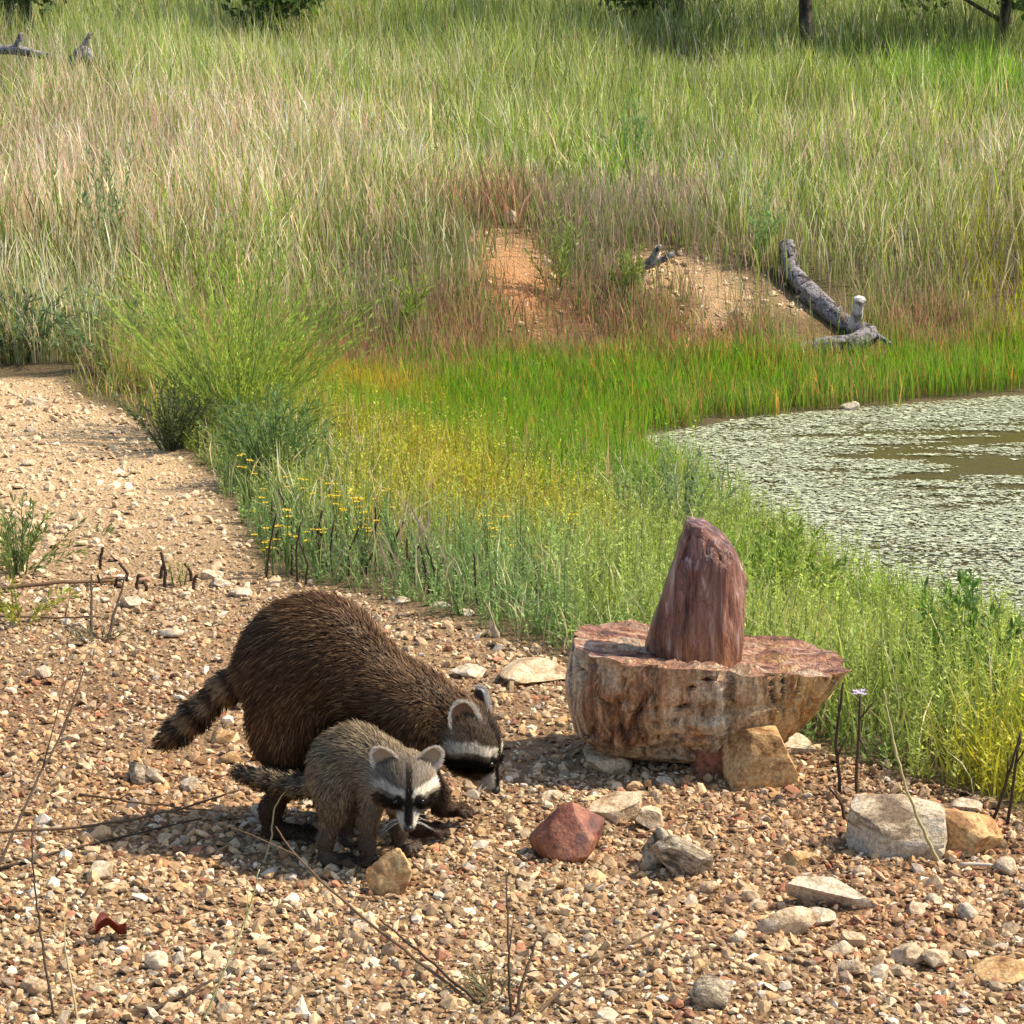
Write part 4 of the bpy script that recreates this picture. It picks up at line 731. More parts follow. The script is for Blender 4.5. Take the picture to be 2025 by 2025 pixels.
# lilac-topped weeds beside the basin
def lilac(x, y, H, label, dx):
    o = stick('flowering_weed', [(x, y, 0), (x + dx * .4, y, H * .5), (x + dx, y, H)], .0034, .002, (.07, .05, .03), label, 'weed', forks=3)
    for k in range(7):
        A = Acc(); a = k * .9; n = 6; tip = np.array([dx + .011 * math.cos(a) * (k > 0), .011 * math.sin(a) * (k > 0), H + .004 + .003 * (k % 2)])
        for r in range(n):
            th = r * 6.283 / n; d = np.array([math.cos(th), math.sin(th), .5]); s_ = np.array([-math.sin(th), math.cos(th), 0]); A.add([tip, tip + d * .004 + s_ * .002, tip + d * .008, tip + d * .004 - s_ * .002], np.array([[0, 1, 2, 3]]), (.62, .50, .72))
        A.build('flower_head', M_petal, o)
lilac(.70, 4.70, .205, 'dark-stemmed weed with a lilac flower head beside the basin', .003); 
stick('dead_stalk', [(.668, 4.70, 0), (.655, 4.70, .12), (.668, 4.70, .235)], .0034, .002, DK, 'bare dark stalk standing beside the lilac-flowered weed', 'stalk', forks=3)
stick('dead_stalk', [(.655, 4.52, 0), (.648, 4.53, .04), (.62, 4.53, .075)], .0034, .002, DK, 'short forked dark stalk at the left corner of the grey block', 'stalk', forks=2)
# curled dry leaf
A = Acc(); n, m = 9, 5; V = []
for i in range(n):
    t = i / (n - 1); wv = .014 * math.sin(math.pi * min(1, t * .9 + .08)) ** .8
    for j in range(m):
        q = -1 + 2 * j / (m - 1); V.append((.055 * (t - .5), wv * q * 1.2, .012 + .016 * q * q + .012 * math.sin(t * 5) + .003 * math.sin(j * 3 + i)))
V = np.array(V); F = np.array([[i * m + j, i * m + j + 1, (i + 1) * m + j + 1, (i + 1) * m + j] for i in range(n - 1) for j in range(m - 1)])
A.add(V, F, (.19, .035, .015)); A.add(V + np.array([0, 0, -.0006]), F[:, ::-1], (.15, .03, .015)); lf = empty('dry_leaf', (-.685, 3.905, float(tz(-.685, 3.905)) + .006), .5); A.build('blade', M_leaf, lf, True)
A = Acc(); A.tube([(.027, 0, .013), (.042, .004, .012), (.055, .002, .004)], [.0012, .001, .0008], (.12, .04, .02), 5); A.build('leaf_stalk', M_leaf, lf); tag(lf, 'curled dark red dry leaf lying on the foreground gravel', 'leaf')

# trees and bushes on the crest of the hill
def tree(x, y, H, crown0, rw, nleaf, label, trunk_r=.07, lsize=.09, col=(.06, .095, .025), lean=(0, 0), name='tree', group=None):
    z0 = float(tz(x, y)); o = empty(name, (x, y, z0)); A = Acc(); k = 9; T = np.linspace(0, 1, k)
    P = np.stack([lean[0] * T * H + .04 * np.sin(T * 7 + x), lean[1] * T * H + .04 * np.cos(T * 5 + x), T * H * .85 - .1], 1); A.tube(P, trunk_r * (1 - .8 * T) + .008, (.1, .08, .06), 9); tk = A.build('trunk', M_bark, o, True)
    cen = []
    for b in range(11):
        t = rng.uniform(max(.12, crown0 * .8), .95); p = np.array([np.interp(t, T, P[:, i]) for i in range(3)]); a = rng.uniform(0, 6.28); L_ = rw * rng.uniform(.5, 1.0); d = np.array([math.cos(a), math.sin(a), rng.uniform(.0, .7)])
        e = p + d * L_; A = Acc(); A.tube([p, p + d * L_ * .5 + np.array([0, 0, .05]), e], [trunk_r * .4, trunk_r * .25, .006], (.1, .08, .06), 6); A.build('limb', M_bark, tk, True)
        cen += [e, p + d * L_ * .6, e + rng.normal(0, .25 * rw, 3)]
    cen = np.array(cen)
    if name == 'bush': cen[:, 2] = rng.uniform(.12, .9, len(cen)) * H
    cen[:, 2] = np.maximum(cen[:, 2], crown0 * H)
    i = rng.integers(0, len(cen), nleaf); sz = rng.uniform(.22, .5, len(cen)) * rw; d = rng.normal(0, 1, (nleaf, 3)); d = unit(d) * (rng.uniform(0, 1, (nleaf, 1)) ** .45); Q = cen[i] + d * sz[i][:, None] * np.array([1, 1, .75])
    Q = Q[Q[:, 2] > crown0 * H * .7]; n = len(Q); D = unit(rng.normal(0, 1, (n, 3)) + np.array([0, 0, -.2])); S = unit(np.cross(D, rng.normal(0, 1, (n, 3)) + np.array([0, 0, 1.5]))); L_ = lsize * rng.uniform(.6, 1.3, n)
    c = np.array(col) * rng.lognormal(0, .3, (n, 1)); A = Acc(); A.leaves(Q, D, L_, S, .3, c); tag(A.build('crown', M_leaf, o), kind='stuff')
    return tag(o, label, 'tree' if name == 'tree' else 'bush', group)
tree(2.86, 23.8, 4.2, .42, 1.2, 6000, 'slim bare-trunked tree standing in the grass at the top of the hill', .065)
for x, y, H, rw, lab in ((-2.2, 24.4, 2.6, .8, 'wide dark bush on the hilltop above the driest straw grass'), (1.65, 24.5, 3.0, .9, 'dark hilltop bush close beside the slim bare-trunked tree'), (4.85, 24.2, 3.0, 1.0, 'dark hilltop bush above the brightest green grass'), (-4.7, 23.8, 2.2, .7, 'low dark bush on the hilltop behind the bleached log')):
    tree(x, y, H, .05, rw, 6000, lab, .06, .09, (.06, .10, .025), name='bush')
for x, y, H, rw in ((-7.5, 34, 6.5, 2.2), (-4.2, 35, 6, 2.2), (-.6, 34.5, 5.5, 2.0), (2.8, 35.5, 6.2, 2.2), (4.4, 33.5, 5.0, 1.9), (7.6, 34, 6.5, 2.2)):
    tree(x, y, H, .18, rw, 7000, 'leafy green tree in the row behind the hilltop bushes', .10, .14, (.085, .13, .03), group='trees behind the hilltop')

# ---------------------------------------------------------------- raccoons
class Sdf:
    def __init__(s): s.pr = []
    def cone(s, a, b, r1, r2, k=.03, flow=None, fur=.024, tag='body'):
        a, b = np.array(a, float), np.array(b, float)
        s.pr.append(('c', a, b, r1, r2, k, unit(np.array(flow, float)) if flow is not None else unit(b - a), fur, tag))
    def ell(s, c, r, k=.03, flow=(-1, 0, 0), fur=.024, tag='body', axes=None):
        s.pr.append(('e', np.array(c, float), np.array(r, float), np.eye(3) if axes is None else np.array(axes, float), None, k, unit(np.array(flow, float)), fur, tag))
    def chain(s, pts, rad, **k):
        for i in range(len(pts) - 1): s.cone(pts[i], pts[i + 1], rad[i], rad[i + 1], **k)
    def one(s, q, p):
        if q[0] == 'c':
            a, b = q[1], q[2]; e = b - a; t = np.clip(((p - a) @ e) / (e @ e), 0, 1)
            return np.linalg.norm(p - a - t[:, None] * e, axis=1) - (q[3] + (q[4] - q[3]) * t)
        l = (p - q[1]) @ q[3].T; k0 = np.linalg.norm(l / q[2], axis=1); k1 = np.linalg.norm(l / q[2] ** 2, axis=1)
        return k0 * (k0 - 1) / np.maximum(k1, 1e-9)
    def __call__(s, p):
        d = None
        for q in s.pr:
            e = s.one(q, p)
            if d is None: d = e
            else:
                k = q[5]; h = np.clip(.5 + .5 * (d - e) / k, 0, 1); d = d * (1 - h) + e * h - k * h * (1 - h)
        return d
    def grad(s, p, e=.002):
        return unit(np.stack([s(p + np.eye(3)[i] * e) - s(p - np.eye(3)[i] * e) for i in range(3)], 1))
    def weights(s, p):
        D = np.stack([s.one(q, p) for q in s.pr], 1); w_ = np.exp(-np.maximum(D, -.03) / .012); w_ /= w_.sum(1, keepdims=True); return w_
    def snap(s, p, n=6):
        p = np.atleast_2d(np.array(p, float))
        for _ in range(n): p = p - s.grad(p) * s(p)[:, None]
        return p
def surface_nets(f, lo, hi, h):
    ax = [np.arange(lo[i], hi[i] + h, h) for i in range(3)]; nx, ny, nz = map(len, ax)
    G = np.stack(np.meshgrid(*ax, indexing='ij'), -1).reshape(-1, 3); D = np.concatenate([f(G[i:i + 150000]) for i in range(0, len(G), 150000)]).reshape(nx, ny, nz)
    ins = D < 0; acc = np.zeros((nx - 1, ny - 1, nz - 1, 3)); cnt = np.zeros((nx - 1, ny - 1, nz - 1))
    corners = [(a, b, c) for a in (0, 1) for b in (0, 1) for c in (0, 1)]
    sl = lambda arr, c: arr[c[0]:nx - 1 + c[0], c[1]:ny - 1 + c[1], c[2]:nz - 1 + c[2]]
    for c in corners:
        for a in range(3):
            if c[a] == 0:
                c2 = list(c); c2[a] = 1; d0, d1 = sl(D, c), sl(D, c2); m = (d0 < 0) != (d1 < 0); t = np.where(m, d0 / np.where(m, d0 - d1, 1), 0)
                pos = np.zeros(acc.shape); pos[...] = c; pos[..., a] += t; acc += pos * m[..., None]; cnt += m
    act = cnt > 0; idx = -np.ones(act.shape, int); idx[act] = np.arange(act.sum()); ijk = np.argwhere(act)
    V = (ijk + acc[act] / cnt[act][:, None]) * h + np.array(lo); Q = []
    for a in range(3):
        b, c = (a + 1) % 3, (a + 2) % 3
        s0 = [slice(None)] * 3; s1 = [slice(None)] * 3; s0[a] = slice(0, -1); s1[a] = slice(1, None); ch = ins[tuple(s0)] != ins[tuple(s1)]; e = np.argwhere(ch)
        e = e[(e[:, b] > 0) & (e[:, c] > 0) & (e[:, b] < D.shape[b] - 1) & (e[:, c] < D.shape[c] - 1)]
        o = np.zeros((4, 3), int); o[1, b] = -1; o[2, b] = -1; o[2, c] = -1; o[3, c] = -1
        q = np.stack([idx[tuple((e + o[k]).T)] for k in range(4)], 1); fl = ins[tuple(e.T)]; q[~fl] = q[~fl][:, ::-1]; Q.append(q)
    return V, np.concatenate(Q)

def head_frame(yaw, pitch, roll=0):
    """yaw: heading in the ground plane (0 = +x), pitch: nose down; rows are forward, left, up"""
    cy, sy, cp, sp = math.cos(yaw), math.sin(yaw), math.cos(pitch), math.sin(pitch)
    F = np.array([cy * cp, sy * cp, -sp]); L_ = np.array([-sy, cy, 0]); U = np.cross(F, L_)
    c, s = math.cos(roll), math.sin(roll); return np.stack([F, L_ * c + U * s, U * c - L_ * s])
def seg(p, a, b):
    a, b = np.array(a, float), np.array(b, float); e = b - a; t = np.clip(((p - a) @ e) / (e @ e), 0, 1); return np.linalg.norm(p - a - t[:, None] * e, axis=1)

def add_head(S, C, H, s, neckflow):
    g = lambda f, l, u: np.array(C) + (np.array([f, l, u]) * s) @ H
    F, L_, U = H
    S.ell(C, np.array([.062, .058, .050]) * s, k=.02, flow=-F + U * .1, fur=.013, tag='head', axes=H)
    S.ell(g(.012, 0, -.016), np.array([.055, .064, .036]) * s, k=.02 * s, flow=-F, fur=.016, tag='head', axes=H)       # cheeks
    S.cone(g(.035, 0, .004), g(.098, 0, -.010), .032 * s, .0145 * s, k=.018 * s, flow=-F, fur=.006, tag='snout')
    S.cone(g(.03, 0, -.022), g(.082, 0, -.026), .024 * s, .0105 * s, k=.012 * s, flow=-F, fur=.006, tag='snout')
    for sg in (-1, 1):
        S.ell(g(.052, .026 * sg, .016), np.array([.016, .012, .010]) * s, k=.014 * s, flow=-F, fur=.005, tag='snout', axes=H)
    return g

def ear_mesh(g, H, s, sg, cols, e=(.85, .35, .35, .2, .8, .5)):
    """cupped rounded ear: outer shell, pale rim, inner hollow"""
    F, L_, U = H; base = g(-.028, .040 * sg, .026)
    up = unit(-F * e[0] + L_ * sg * e[1] + U * e[2]); fw = unit(F * e[3] + L_ * sg * e[4] + U * e[5]); fw = unit(fw - up * (fw @ up)); sd = np.cross(up, fw)
    A = Acc(); n, m = 15, 9; ht, wd, th = .060 * s, .030 * s, .0045 * s
    V = []; Cc = []
    for face in (0, 1):
        for i in range(m):
            t = i / (m - 1); wv = wd * math.sqrt(max(1 - max(0, (t - .42) / .58) ** 2, 0.0)) * (.85 + .15 * min(1, t * 2.2)) + (.0008 * s)
            for j in range(n):
                q = -1 + 2 * j / (n - 1); cup = .013 * s * (q * q - .55) * (1 - .45 * t)
                p = base + up * (ht * t - .012 * s) + sd * wv * q + fw * (cup + (0 if face else th * (1 - .8 * max(abs(q), t) ** 4)) - th)
                edge = max(abs(q), 0 if t < .9 else 1) if t > .25 else abs(q)
                V.append(p); rim = (abs(q) > .80 and t > .15) or t > .93
                Cc.append(cols[0] if rim else (cols[1] if face == 0 else cols[2]))
    V = np.array(V); F_ = []
    # face 0 = front (inner, towards fw), face 1 = back
    for face in (0, 1):
        for i in range(m - 1):
            for j in range(n - 1):
                a = face * m * n + i * n + j; q = [a, a + 1, a + n + 1, a + n]; F_.append(q if face else q[::-1])
    A.add(V, np.array(F_), np.array(Cc)); return A, base, up, fw, sd, ht, wd

def face_cols(q, kit):
    """q: head coordinates in metres of an adult head; returns colour and weight of the face pattern"""
    f, l, u = q[:, 0], np.abs(q[:, 1]), q[:, 2]; ql = np.stack([f, l, u], 1); n = len(f); nz = vnoise(q * 160) * .0025
    c = np.tile(np.array(kit['fore']), (n, 1))
    ruff = sstep(.040, .052, l + nz) * (1 - sstep(-.005, .03, u)) ; c = mixc(c, kit['cheek'], ruff)
    c = mixc(c, kit['cheek'], sstep(-.018, -.034, u + nz))
    brow = 1 - sstep(.008, .0125, seg(ql, (.052, .013, .034), (.020, .048, .018)) + nz); c = mixc(c, kit['white'], brow)
    brow2 = 1 - sstep(.009, .013, seg(ql, (.020, .048, .018), (.002, .064, -.016)) + nz); c = mixc(c, kit['white'], brow2)
    mask = 1 - sstep(.0145, .018, seg(ql, (.060, .020, .016), (.036, .052, -.014)) + nz); c = mixc(c, kit['mask'], mask)
    mask2 = 1 - sstep(.013, .017, seg(ql, (.034, .052, -.012), (.026, .055, -.028)) + nz); c = mixc(c, kit['mask'], mask2)
    muz = sstep(.078, .086, f + nz) * sstep(.004, .011, l + (u < 0) * .02); c = mixc(c, kit['white'], muz)
    chin = sstep(.06, .07, f) * sstep(-.026, -.036, u); c = mixc(c, kit['white'], chin)
    mid = (1 - sstep(.0045, .0085, l + nz)) * sstep(-.03, .01, f) * sstep(-.01, .005, u); c = mixc(c, kit['mask'], mid)
    nb = sstep(.052, .06, f) * (1 - sstep(.005, .010, l)) * sstep(-.004, .004, u); c = mixc(c, kit['mask'], nb)
    return c

def raccoon(name, label, loc, S, g, H, C, hs, kit, lo, hi, nfur, tailpts, seed, hres=.006, foot=.05):
    r = np.random.default_rng(seed); root = empty(name, loc); tag(root, label, 'raccoon')
    V, Q = surface_nets(S, lo, hi, hres); V = S.snap(V, 2)
    tags = np.array([q[8] for q in S.pr]); flows = np.array([q[6] for q in S.pr]); furs = np.array([q[7] for q in S.pr])
    tp = np.array(tailpts); tl = np.concatenate([[0], np.cumsum(np.linalg.norm(np.diff(tp, axis=0), axis=1))])
    def look(p, nrm):
        w_ = S.weights(p); hd = w_[:, (tags == 'head') | (tags == 'snout')].sum(1); tw = w_[:, tags == 'tail'].sum(1); lw = w_[:, tags == 'leg'].sum(1); ft = w_[:, tags == 'foot'].sum(1)
        q = ((p - C) @ H.T) / hs; n = len(p)
        under = np.tile(np.array(kit['root']), (n, 1)); tip = np.tile(np.array(kit['tip']), (n, 1))
        sh = sstep(kit['sx0'], kit['sx1'], p[:, 0]); tip = mixc(tip, kit['tip2'], sh)
        belly = sstep(.0, -.8, nrm[:, 2]) ; tip = mixc(tip, kit['belly'], belly * .6)
        dk = np.clip(lw * sstep(kit['legz'] * 2.2, kit['legz'], p[:, 2]) + ft, 0, 1); tip = mixc(tip, kit['foot'], dk); under = mixc(under, np.array(kit['foot']) * .6, dk)
        # tail rings
        best = np.full(n, 1e9); arc = np.zeros(n)
        for i in range(len(tp) - 1):
            e = tp[i + 1] - tp[i]; t = np.clip(((p - tp[i]) @ e) / (e @ e), 0, 1); dd = np.linalg.norm(p - tp[i] - t[:, None] * e, axis=1); m = dd < best; best = np.where(m, dd, best); arc = np.where(m, tl[i] + t * (tl[i + 1] - tl[i]), arc)
        ring = sstep(-.25, .35, np.sin(arc / tl[-1] * 6.28 * 4.6 + 2.2)); ring = np.maximum(ring, sstep(.90, .95, arc / tl[-1]))
        tc = mixc(np.tile(np.array(kit['ringlight']), (n, 1)), kit['ringdark'], ring); tip = tip * (1 - tw[:, None]) + tc * tw[:, None]; under = under * (1 - tw[:, None]) + tc * .5 * tw[:, None]
        fc = face_cols(q, kit); face = hd * sstep(-.045, -.02, q[:, 0]); tip = tip * (1 - face[:, None]) + fc * face[:, None]; under = under * (1 - face[:, None]) + fc * .75 * face[:, None]
        return under, tip, w_, hd, face, tw, np.clip(lw + ft, 0, 1), ft
    VN = S.grad(V); un, ti, *_ = look(V, VN); A = Acc(); A.add(V, Q, un * .6 + ti * .4); body = A.build('body', M_fur, root, smooth=True)
    # fur: tapered hairs lying along the coat
    a, b, c, d = V[Q[:, 0]], V[Q[:, 1]], V[Q[:, 2]], V[Q[:, 3]]
    area = np.linalg.norm(np.cross(b - a, c - a), axis=1) + np.linalg.norm(np.cross(c - a, d - a), axis=1); ce = (a + b + c + d) / 4
    w0 = S.weights(ce); hd0 = w0[:, (tags == 'head') | (tags == 'snout')].sum(1); sn0 = w0[:, tags == 'snout'].sum(1); fo0 = w0[:, (tags == 'foot')].sum(1)
    pr = area * (1 + 2.2 * hd0 + 3.2 * sn0 + 1.0 * fo0); i = r.choice(len(Q), nfur, p=pr / pr.sum()); s_, t_ = r.uniform(0, 1, (2, nfur, 1))
    p = (a[i] * (1 - s_) + b[i] * s_) * (1 - t_) + (d[i] * (1 - s_) + c[i] * s_) * t_
    N_ = unit((VN[Q[i, 0]] * (1 - s_) + VN[Q[i, 1]] * s_) * (1 - t_) + (VN[Q[i, 3]] * (1 - s_) + VN[Q[i, 2]] * s_) * t_)
    keep = p[:, 2] > .012; p = p[keep]; N_ = N_[keep]; n = len(p)
    un, ti, w_, hd, face, tw, lg, ft = look(p, N_)
    fl = w_ @ flows; fl = unit(fl - N_ * (fl * N_).sum(1, keepdims=True) + .0001); ln = (w_ @ furs) * r.uniform(.55, 1.25, n) * kit['len']
    # keep the eye hollow clear of long hair
    lay = (.62 + .25 * tw - .05 * face + .1 * kit['fluff'])[:, None]
    cl = np.stack([vnoise(p * kit['clump'] + 31 * k) for k in range(3)], 1)
    D0 = unit(N_ * lay + fl * (1 - lay * .45) + r.normal(0, .12, (n, 3)) + cl * .16); D1 = unit(D0 + fl * .7 + np.array([0, 0, -.25]) + r.normal(0, .12, (n, 3)) + cl * .12)
    P = np.stack([p - N_ * .002, p + D0 * (ln * .55)[:, None], p + D0 * (ln * .6)[:, None] + D1 * (ln * .5)[:, None]], 1)
    side = unit(np.cross(D0, N_ + r.normal(0, .5, (n, 3)))); wd = (.00075 * kit['thick']) * r.uniform(.7, 1.35, n) * (1 - .42 * face) 
    W = wd[:, None] * np.array([1, 1., .1])
    gr = r.lognormal(0, .25, (n, 1)); griz = (r.uniform(0, 1, (n, 1)) < kit['griz'] * (1 - face[:, None]) * (1 - lg[:, None]))
    tipc = np.where(griz, np.array(kit['grizcol']), ti * gr); tone = 1 + .18 * vnoise(p * 22)[:, None]
    CC = np.stack([un * tone, (un * .35 + tipc * .65) * tone, tipc * tone], 1)
    NN = unit(N_[:, None] * 1.0 + D0[:, None] * .25 + np.zeros((1, 3, 1)))
    fn = np.cross(D0, side); sgn = np.sign((fn * N_).sum(1)); side = side * np.where(sgn < 0, -1, 1)[:, None]
    A = Acc(); A.ribbons(P, W, side, np.clip(CC, .002, .85), NN); fur = A.build('fur', M_fur, root, smooth=True); tag(fur, kind='stuff')
    # ears, eyes, nose
    for sg in (-1, 1):
        A, base, up, fw, sd, ht, wdt = ear_mesh(g, H, hs, sg, (kit['rim'], kit['earin'], kit['earout']), kit['ear']); ear = A.build('ear', M_fur, root, smooth=True)
        m = 900; tt = r.uniform(0, 1, m); q = np.where(r.uniform(0, 1, m) < .5, -1, 1) * r.uniform(.72, 1, m); top = r.uniform(0, 1, m) < .4; q = np.where(top, r.uniform(-1, 1, m), q)
        te = np.where(top, .9 + .1 * r.uniform(0, 1, m), tt); wv = wdt * np.sqrt(np.clip(1 - np.clip((te - .42) / .58, 0, 1) ** 2, 0, 1))
        ep = base + up * (ht * te - .012 * hs)[:, None] + sd * (wv * q)[:, None] + fw * (.013 * hs * (q * q - .55) * (1 - .45 * te))[:, None]
        dr = unit(up * (.5 + .5 * te)[:, None] + sd * (q * .7)[:, None] + fw * .25 + r.normal(0, .3, (m, 3))); L0 = .007 * hs * r.uniform(.5, 1.3, m)
        A = Acc(); A.ribbons(np.stack([ep, ep + dr * (L0 * .5)[:, None], ep + dr * L0[:, None]], 1), np.tile(.0005 * np.array([1, .8, .1]), (m, 1)), unit(np.cross(dr, fw)), np.repeat((np.array(kit['rim']) * r.uniform(.7, 1.15, (m, 1)))[:, None], 3, 1)); A.build('ear_fringe', M_fur, ear, smooth=True)
        ep = S.snap(g(.060, .029 * sg, .024))[0]; A = Acc(); A.add(ICO2[0] * .0058 * hs + ep + S.grad(ep[None])[0] * .0015, ICO2[1], (.006, .004, .003)); A.build('eye', M_eye, root, smooth=True)
    npos = g(.112, 0, -.006); nv = ICO2[0] * np.array([.009, .0115, .0085]) * hs; nv[:, 2] += np.where(nv[:, 2] < 0, .15 * np.abs(nv[:, 1]), 0); A = Acc(); A.add(npos + nv @ H, ICO2[1], (.008, .007, .007)); A.build('nose', M_nose, root, smooth=True)
    # whiskers
    A = Acc()
    for k in range(14):
        sg = 1 if k % 2 else -1; b_ = g(.088 + r.uniform(-.01, .008), .014 * sg, -.012 + r.uniform(-.006, .006)); dirw = unit(H[1] * sg * 1.0 + H[0] * r.uniform(-.2, .5) + H[2] * r.uniform(-.5, .2)); Lw = r.uniform(.035, .06) * hs
        A.tube([b_, b_ + dirw * Lw * .5, b_ + dirw * Lw - np.array([0, 0, .006])], [.0004, .0003, .0001], (.6, .58, .52), 4)
    tag(A.build('whiskers', M_fur, root), kind='stuff')
    return root
def mat_fur():
    m, t, N, L = newmat('fur'); a = N('Attribute', attribute_name='Col'); p = N('BsdfPrincipled', i_Roughness=.55); p.inputs['Specular IOR Level'].default_value = .14
    tr = N('BsdfTranslucent'); mx = N('MixShader', i_0=.22); o = N('OutputMaterial'); L(a.outputs['Color'], p.inputs['Base Color']); L(a.outputs['Color'], tr.inputs[0]); L(p.outputs[0], mx.inputs[1]); L(tr.outputs[0], mx.inputs[2]); L(mx.outputs[0], o.inputs[0]); return m
M_fur = mat_fur(); M_eye = mat_col('wet_eye', .18, .4, 50, 0, 0); M_nose = mat_col('nose_leather', .4, .5, 700, .3, .5, .0006)
def foot_toes(S, base, heading, L_=.05, w=.026, n=5, r=.0062, spread=.5):
    """plantigrade paw: pad plus separate toes"""
    hx = np.array([math.cos(heading), math.sin(heading), 0]); sx = np.array([-hx[1], hx[0], 0]); base = np.array(base)
    for j in range(n):
        q = (j - (n - 1) / 2) / ((n - 1) / 2); ln = L_ * (1 - .22 * q * q - (.1 if j in (0,) else 0)); st = base + hx * L_ * .35 + sx * w * .6 * q; d = unit(hx + sx * spread * q)
        mid = st + d * ln * .45 + np.array([0, 0, .003]); en = st + d * ln * .85 - np.array([0, 0, base[2] - .0065])
        S.chain([st, mid, en], [r * 1.15, r, r * .75], k=.006, flow=d, fur=.005, tag='foot')

# adult: rump high, head lowered to the right
def adult():
    S = Sdf()
    S.ell((-.062, .0, .318), (.100, .096, .112), flow=(-.6, 0, -.6), fur=.030)
    S.ell((-.008, .0, .338), (.102, .096, .108), k=.05, flow=(-.9, 0, -.1), fur=.030)
    S.ell((.072, .0, .282), (.090, .082, .080), k=.05, flow=(-.8, 0, .3), fur=.028)
    S.ell((.145, .0, .232), (.080, .075, .078), k=.045, flow=(-.75, 0, .35), fur=.026)
    S.cone((.165, 0, .240), (.245, -.004, .208), .060, .054, k=.04, flow=(-.8, 0, .35), fur=.020)
    for sg, dx, dy in ((-1, 0, 0), (1, .085, .02)):      # hind legs
        y = .062 * sg + dy
        S.ell((-.074 + dx * .6, y, .232), (.066, .042, .080), k=.04, flow=(-.35, 0, -.9), fur=.024)
        S.cone((-.080 + dx, y * 1.08, .185), (-.064 + dx, y * 1.1, .13), .037, .026, k=.03, flow=(-.2, 0, -1), fur=.018, tag='leg')
        S.chain([(-.064 + dx, y * 1.1, .13), (-.106 + dx, y * 1.12, .06), (-.103 + dx, y * 1.12, .018)], [.026, .0165, .015], k=.018, flow=(0, 0, -1), fur=.008, tag='leg')
        S.cone((-.103 + dx, y * 1.12, .016), (-.055 + dx, y * 1.15, .013), .0165, .0135, k=.012, flow=(1, 0, 0), fur=.007, tag='foot')
        foot_toes(S, (-.073 + dx, y * 1.15, .013), -.12 if sg < 0 else .1)
    for sg, dx in ((-1, .0), (1, .045)):                 # fore legs
        y = .055 * sg
        S.ell((.145 + dx * .3, y, .205), (.050, .036, .070), k=.035, flow=(-.4, 0, -.9), fur=.022)
        S.chain([(.135 + dx * .5, y * 1.1, .18), (.125 + dx, y * 1.15, .125), (.160 + dx, y * 1.1, .05), (.172 + dx, y * 1.1, .022)], [.038, .027, .018, .016], k=.022, flow=(0, 0, -1), fur=.012, tag='leg')
        S.cone((.172 + dx, y * 1.1, .016), (.195 + dx, y * 1.1, .013), .0155, .013, k=.012, flow=(1, 0, 0), fur=.007, tag='foot')
        foot_toes(S, (.178 + dx, y * 1.1, .013), .0, L_=.048, w=.024)
    tp = [(-.140, .0, .310), (-.195, -.005, .280), (-.250, -.012, .230), (-.29, -.018, .195), (-.312, -.02, .180)]
    S.chain(tp, [.028, .019, .018, .016, .009], k=.025, fur=.019, tag='tail')
    H = head_frame(R(-17), R(60), R(4)); C = np.array([.274, -.012, .186]); hs = 1.02; g = add_head(S, C, H, hs, None)
    kit = dict(ear=(.9, .30, .30, .25, .8, .55), root=(.030, .017, .009), tip=(.105, .053, .025), tip2=(.14, .076, .037), sx0=.02, sx1=.2, belly=(.12, .07, .04), foot=(.085, .05, .03), legz=.09, ringlight=(.36, .22, .11), ringdark=(.075, .042, .026),
               fore=(.085, .058, .038), cheek=(.26, .20, .13), white=(.72, .64, .50), mask=(.010, .007, .006), rim=(.72, .66, .56), earin=(.20, .11, .07), earout=(.05, .035, .025), griz=.12, grizcol=(.36, .23, .11), len=1.0, fluff=0, clump=38, thick=1.0)
    return raccoon('adult_raccoon', 'large dark brown raccoon with lowered head and ringed tail, sniffing the gravel', (-.355, 4.475, float(tz(-.355, 4.475)) + .006), S, g, H, C, hs, kit, (-.36, -.16, -.01), (.40, .18, .48), 110000, tp, 3)
adult()

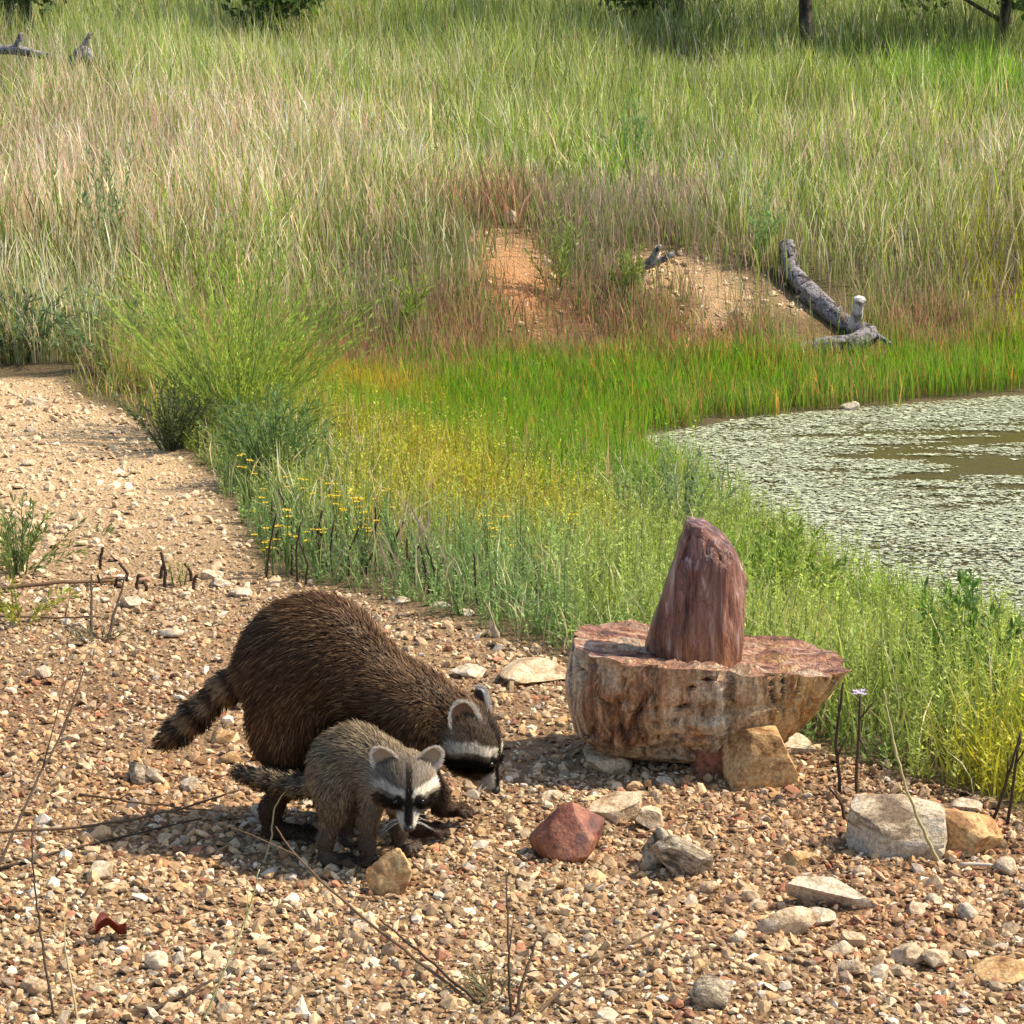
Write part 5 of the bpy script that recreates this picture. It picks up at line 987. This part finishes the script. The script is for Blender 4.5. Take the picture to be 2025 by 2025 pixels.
# young one: hunched, turned towards the viewer, face down
def young():
    S = Sdf(); bk = np.array([-.8, .2, 0]); up = np.array([0, 0, 1.])
    S.ell((-.036, .012, .168), (.048, .054, .060), flow=bk - up * .6, fur=.024)
    S.ell((-.002, .008, .186), (.054, .056, .062), k=.03, flow=bk + up * .05, fur=.024)
    S.ell((.040, -.004, .174), (.044, .048, .050), k=.03, flow=bk + up * .3, fur=.022)
    S.cone((.055, -.012, .165), (.088, -.034, .160), .044, .040, k=.03, flow=(-.6, .4, .4), fur=.018)
    def hind(x, y):
        S.ell((x + .006, y, .128), (.030, .026, .046), k=.026, flow=(-.2, 0, -1), fur=.014)
        S.chain([(x + .008, y, .105), (x - .012, y * 1.05, .050), (x - .012, y * 1.05, .014)], [.019, .0115, .0105], k=.014, flow=(0, 0, -1), fur=.008, tag='leg')
        S.cone((x - .012, y * 1.05, .0115), (x + .018, y * 1.05, .010), .0115, .010, k=.01, flow=(1, 0, 0), fur=.006, tag='foot'); foot_toes(S, (x + .006, y * 1.05, .010), -.25, .036, .018, 5, .0046)
    def fore(x, y, dx):
        S.chain([(x + .014, y * .75, .150), (x + .004, y * 1.0, .100), (x + dx, y * 1.05, .038), (x + dx + .002, y * 1.05, .014)], [.026, .0155, .0110, .0105], k=.015, flow=(0, 0, -1), fur=.008, tag='leg')
        S.cone((x + dx + .002, y * 1.05, .011), (x + dx + .018, y * 1.08, .0095), .011, .0095, k=.01, flow=(1, 0, 0), fur=.006, tag='foot'); foot_toes(S, (x + dx + .006, y * 1.06, .0095), -.5, .034, .017, 5, .0045)
    hind(-.046, -.036); hind(-.015, .062); fore(.020, -.048, .0); fore(.064, .040, .010)
    tp = [np.array(q) for q in ((-.075, .03, .135), (-.12, .04, .128), (-.175, .045, .138), (-.225, .045, .150))]
    S.chain(tp, [.020, .014, .0125, .009], k=.02, fur=.016, tag='tail')
    H = head_frame(R(-84), R(50), R(-3)); C = np.array([.094, -.056, .168]); hs = .82; g = add_head(S, C, H, hs, None)
    kit = dict(ear=(.60, .70, .45, .6, .35, .6), root=(.055, .037, .021), tip=(.25, .185, .115), tip2=(.28, .21, .13), sx0=.0, sx1=.1, belly=(.26, .2, .14), foot=(.14, .10, .07), legz=.045, ringlight=(.26, .19, .11), ringdark=(.085, .06, .04),
               fore=(.22, .18, .135), cheek=(.50, .43, .33), white=(.80, .73, .60), mask=(.014, .010, .008), rim=(.74, .68, .58), earin=(.34, .26, .18), earout=(.09, .065, .045), griz=.22, grizcol=(.54, .42, .25), len=.86, fluff=1, clump=55, thick=.85)
    return raccoon('young_raccoon', 'small grey-brown young raccoon facing the viewer with its masked face to the ground', (-.288, 4.305, float(tz(-.288, 4.305)) + .006), S, g, H, C, hs, kit, (-.27, -.20, -.01), (.20, .16, .29), 66000, tp, 5, .0045)
young()
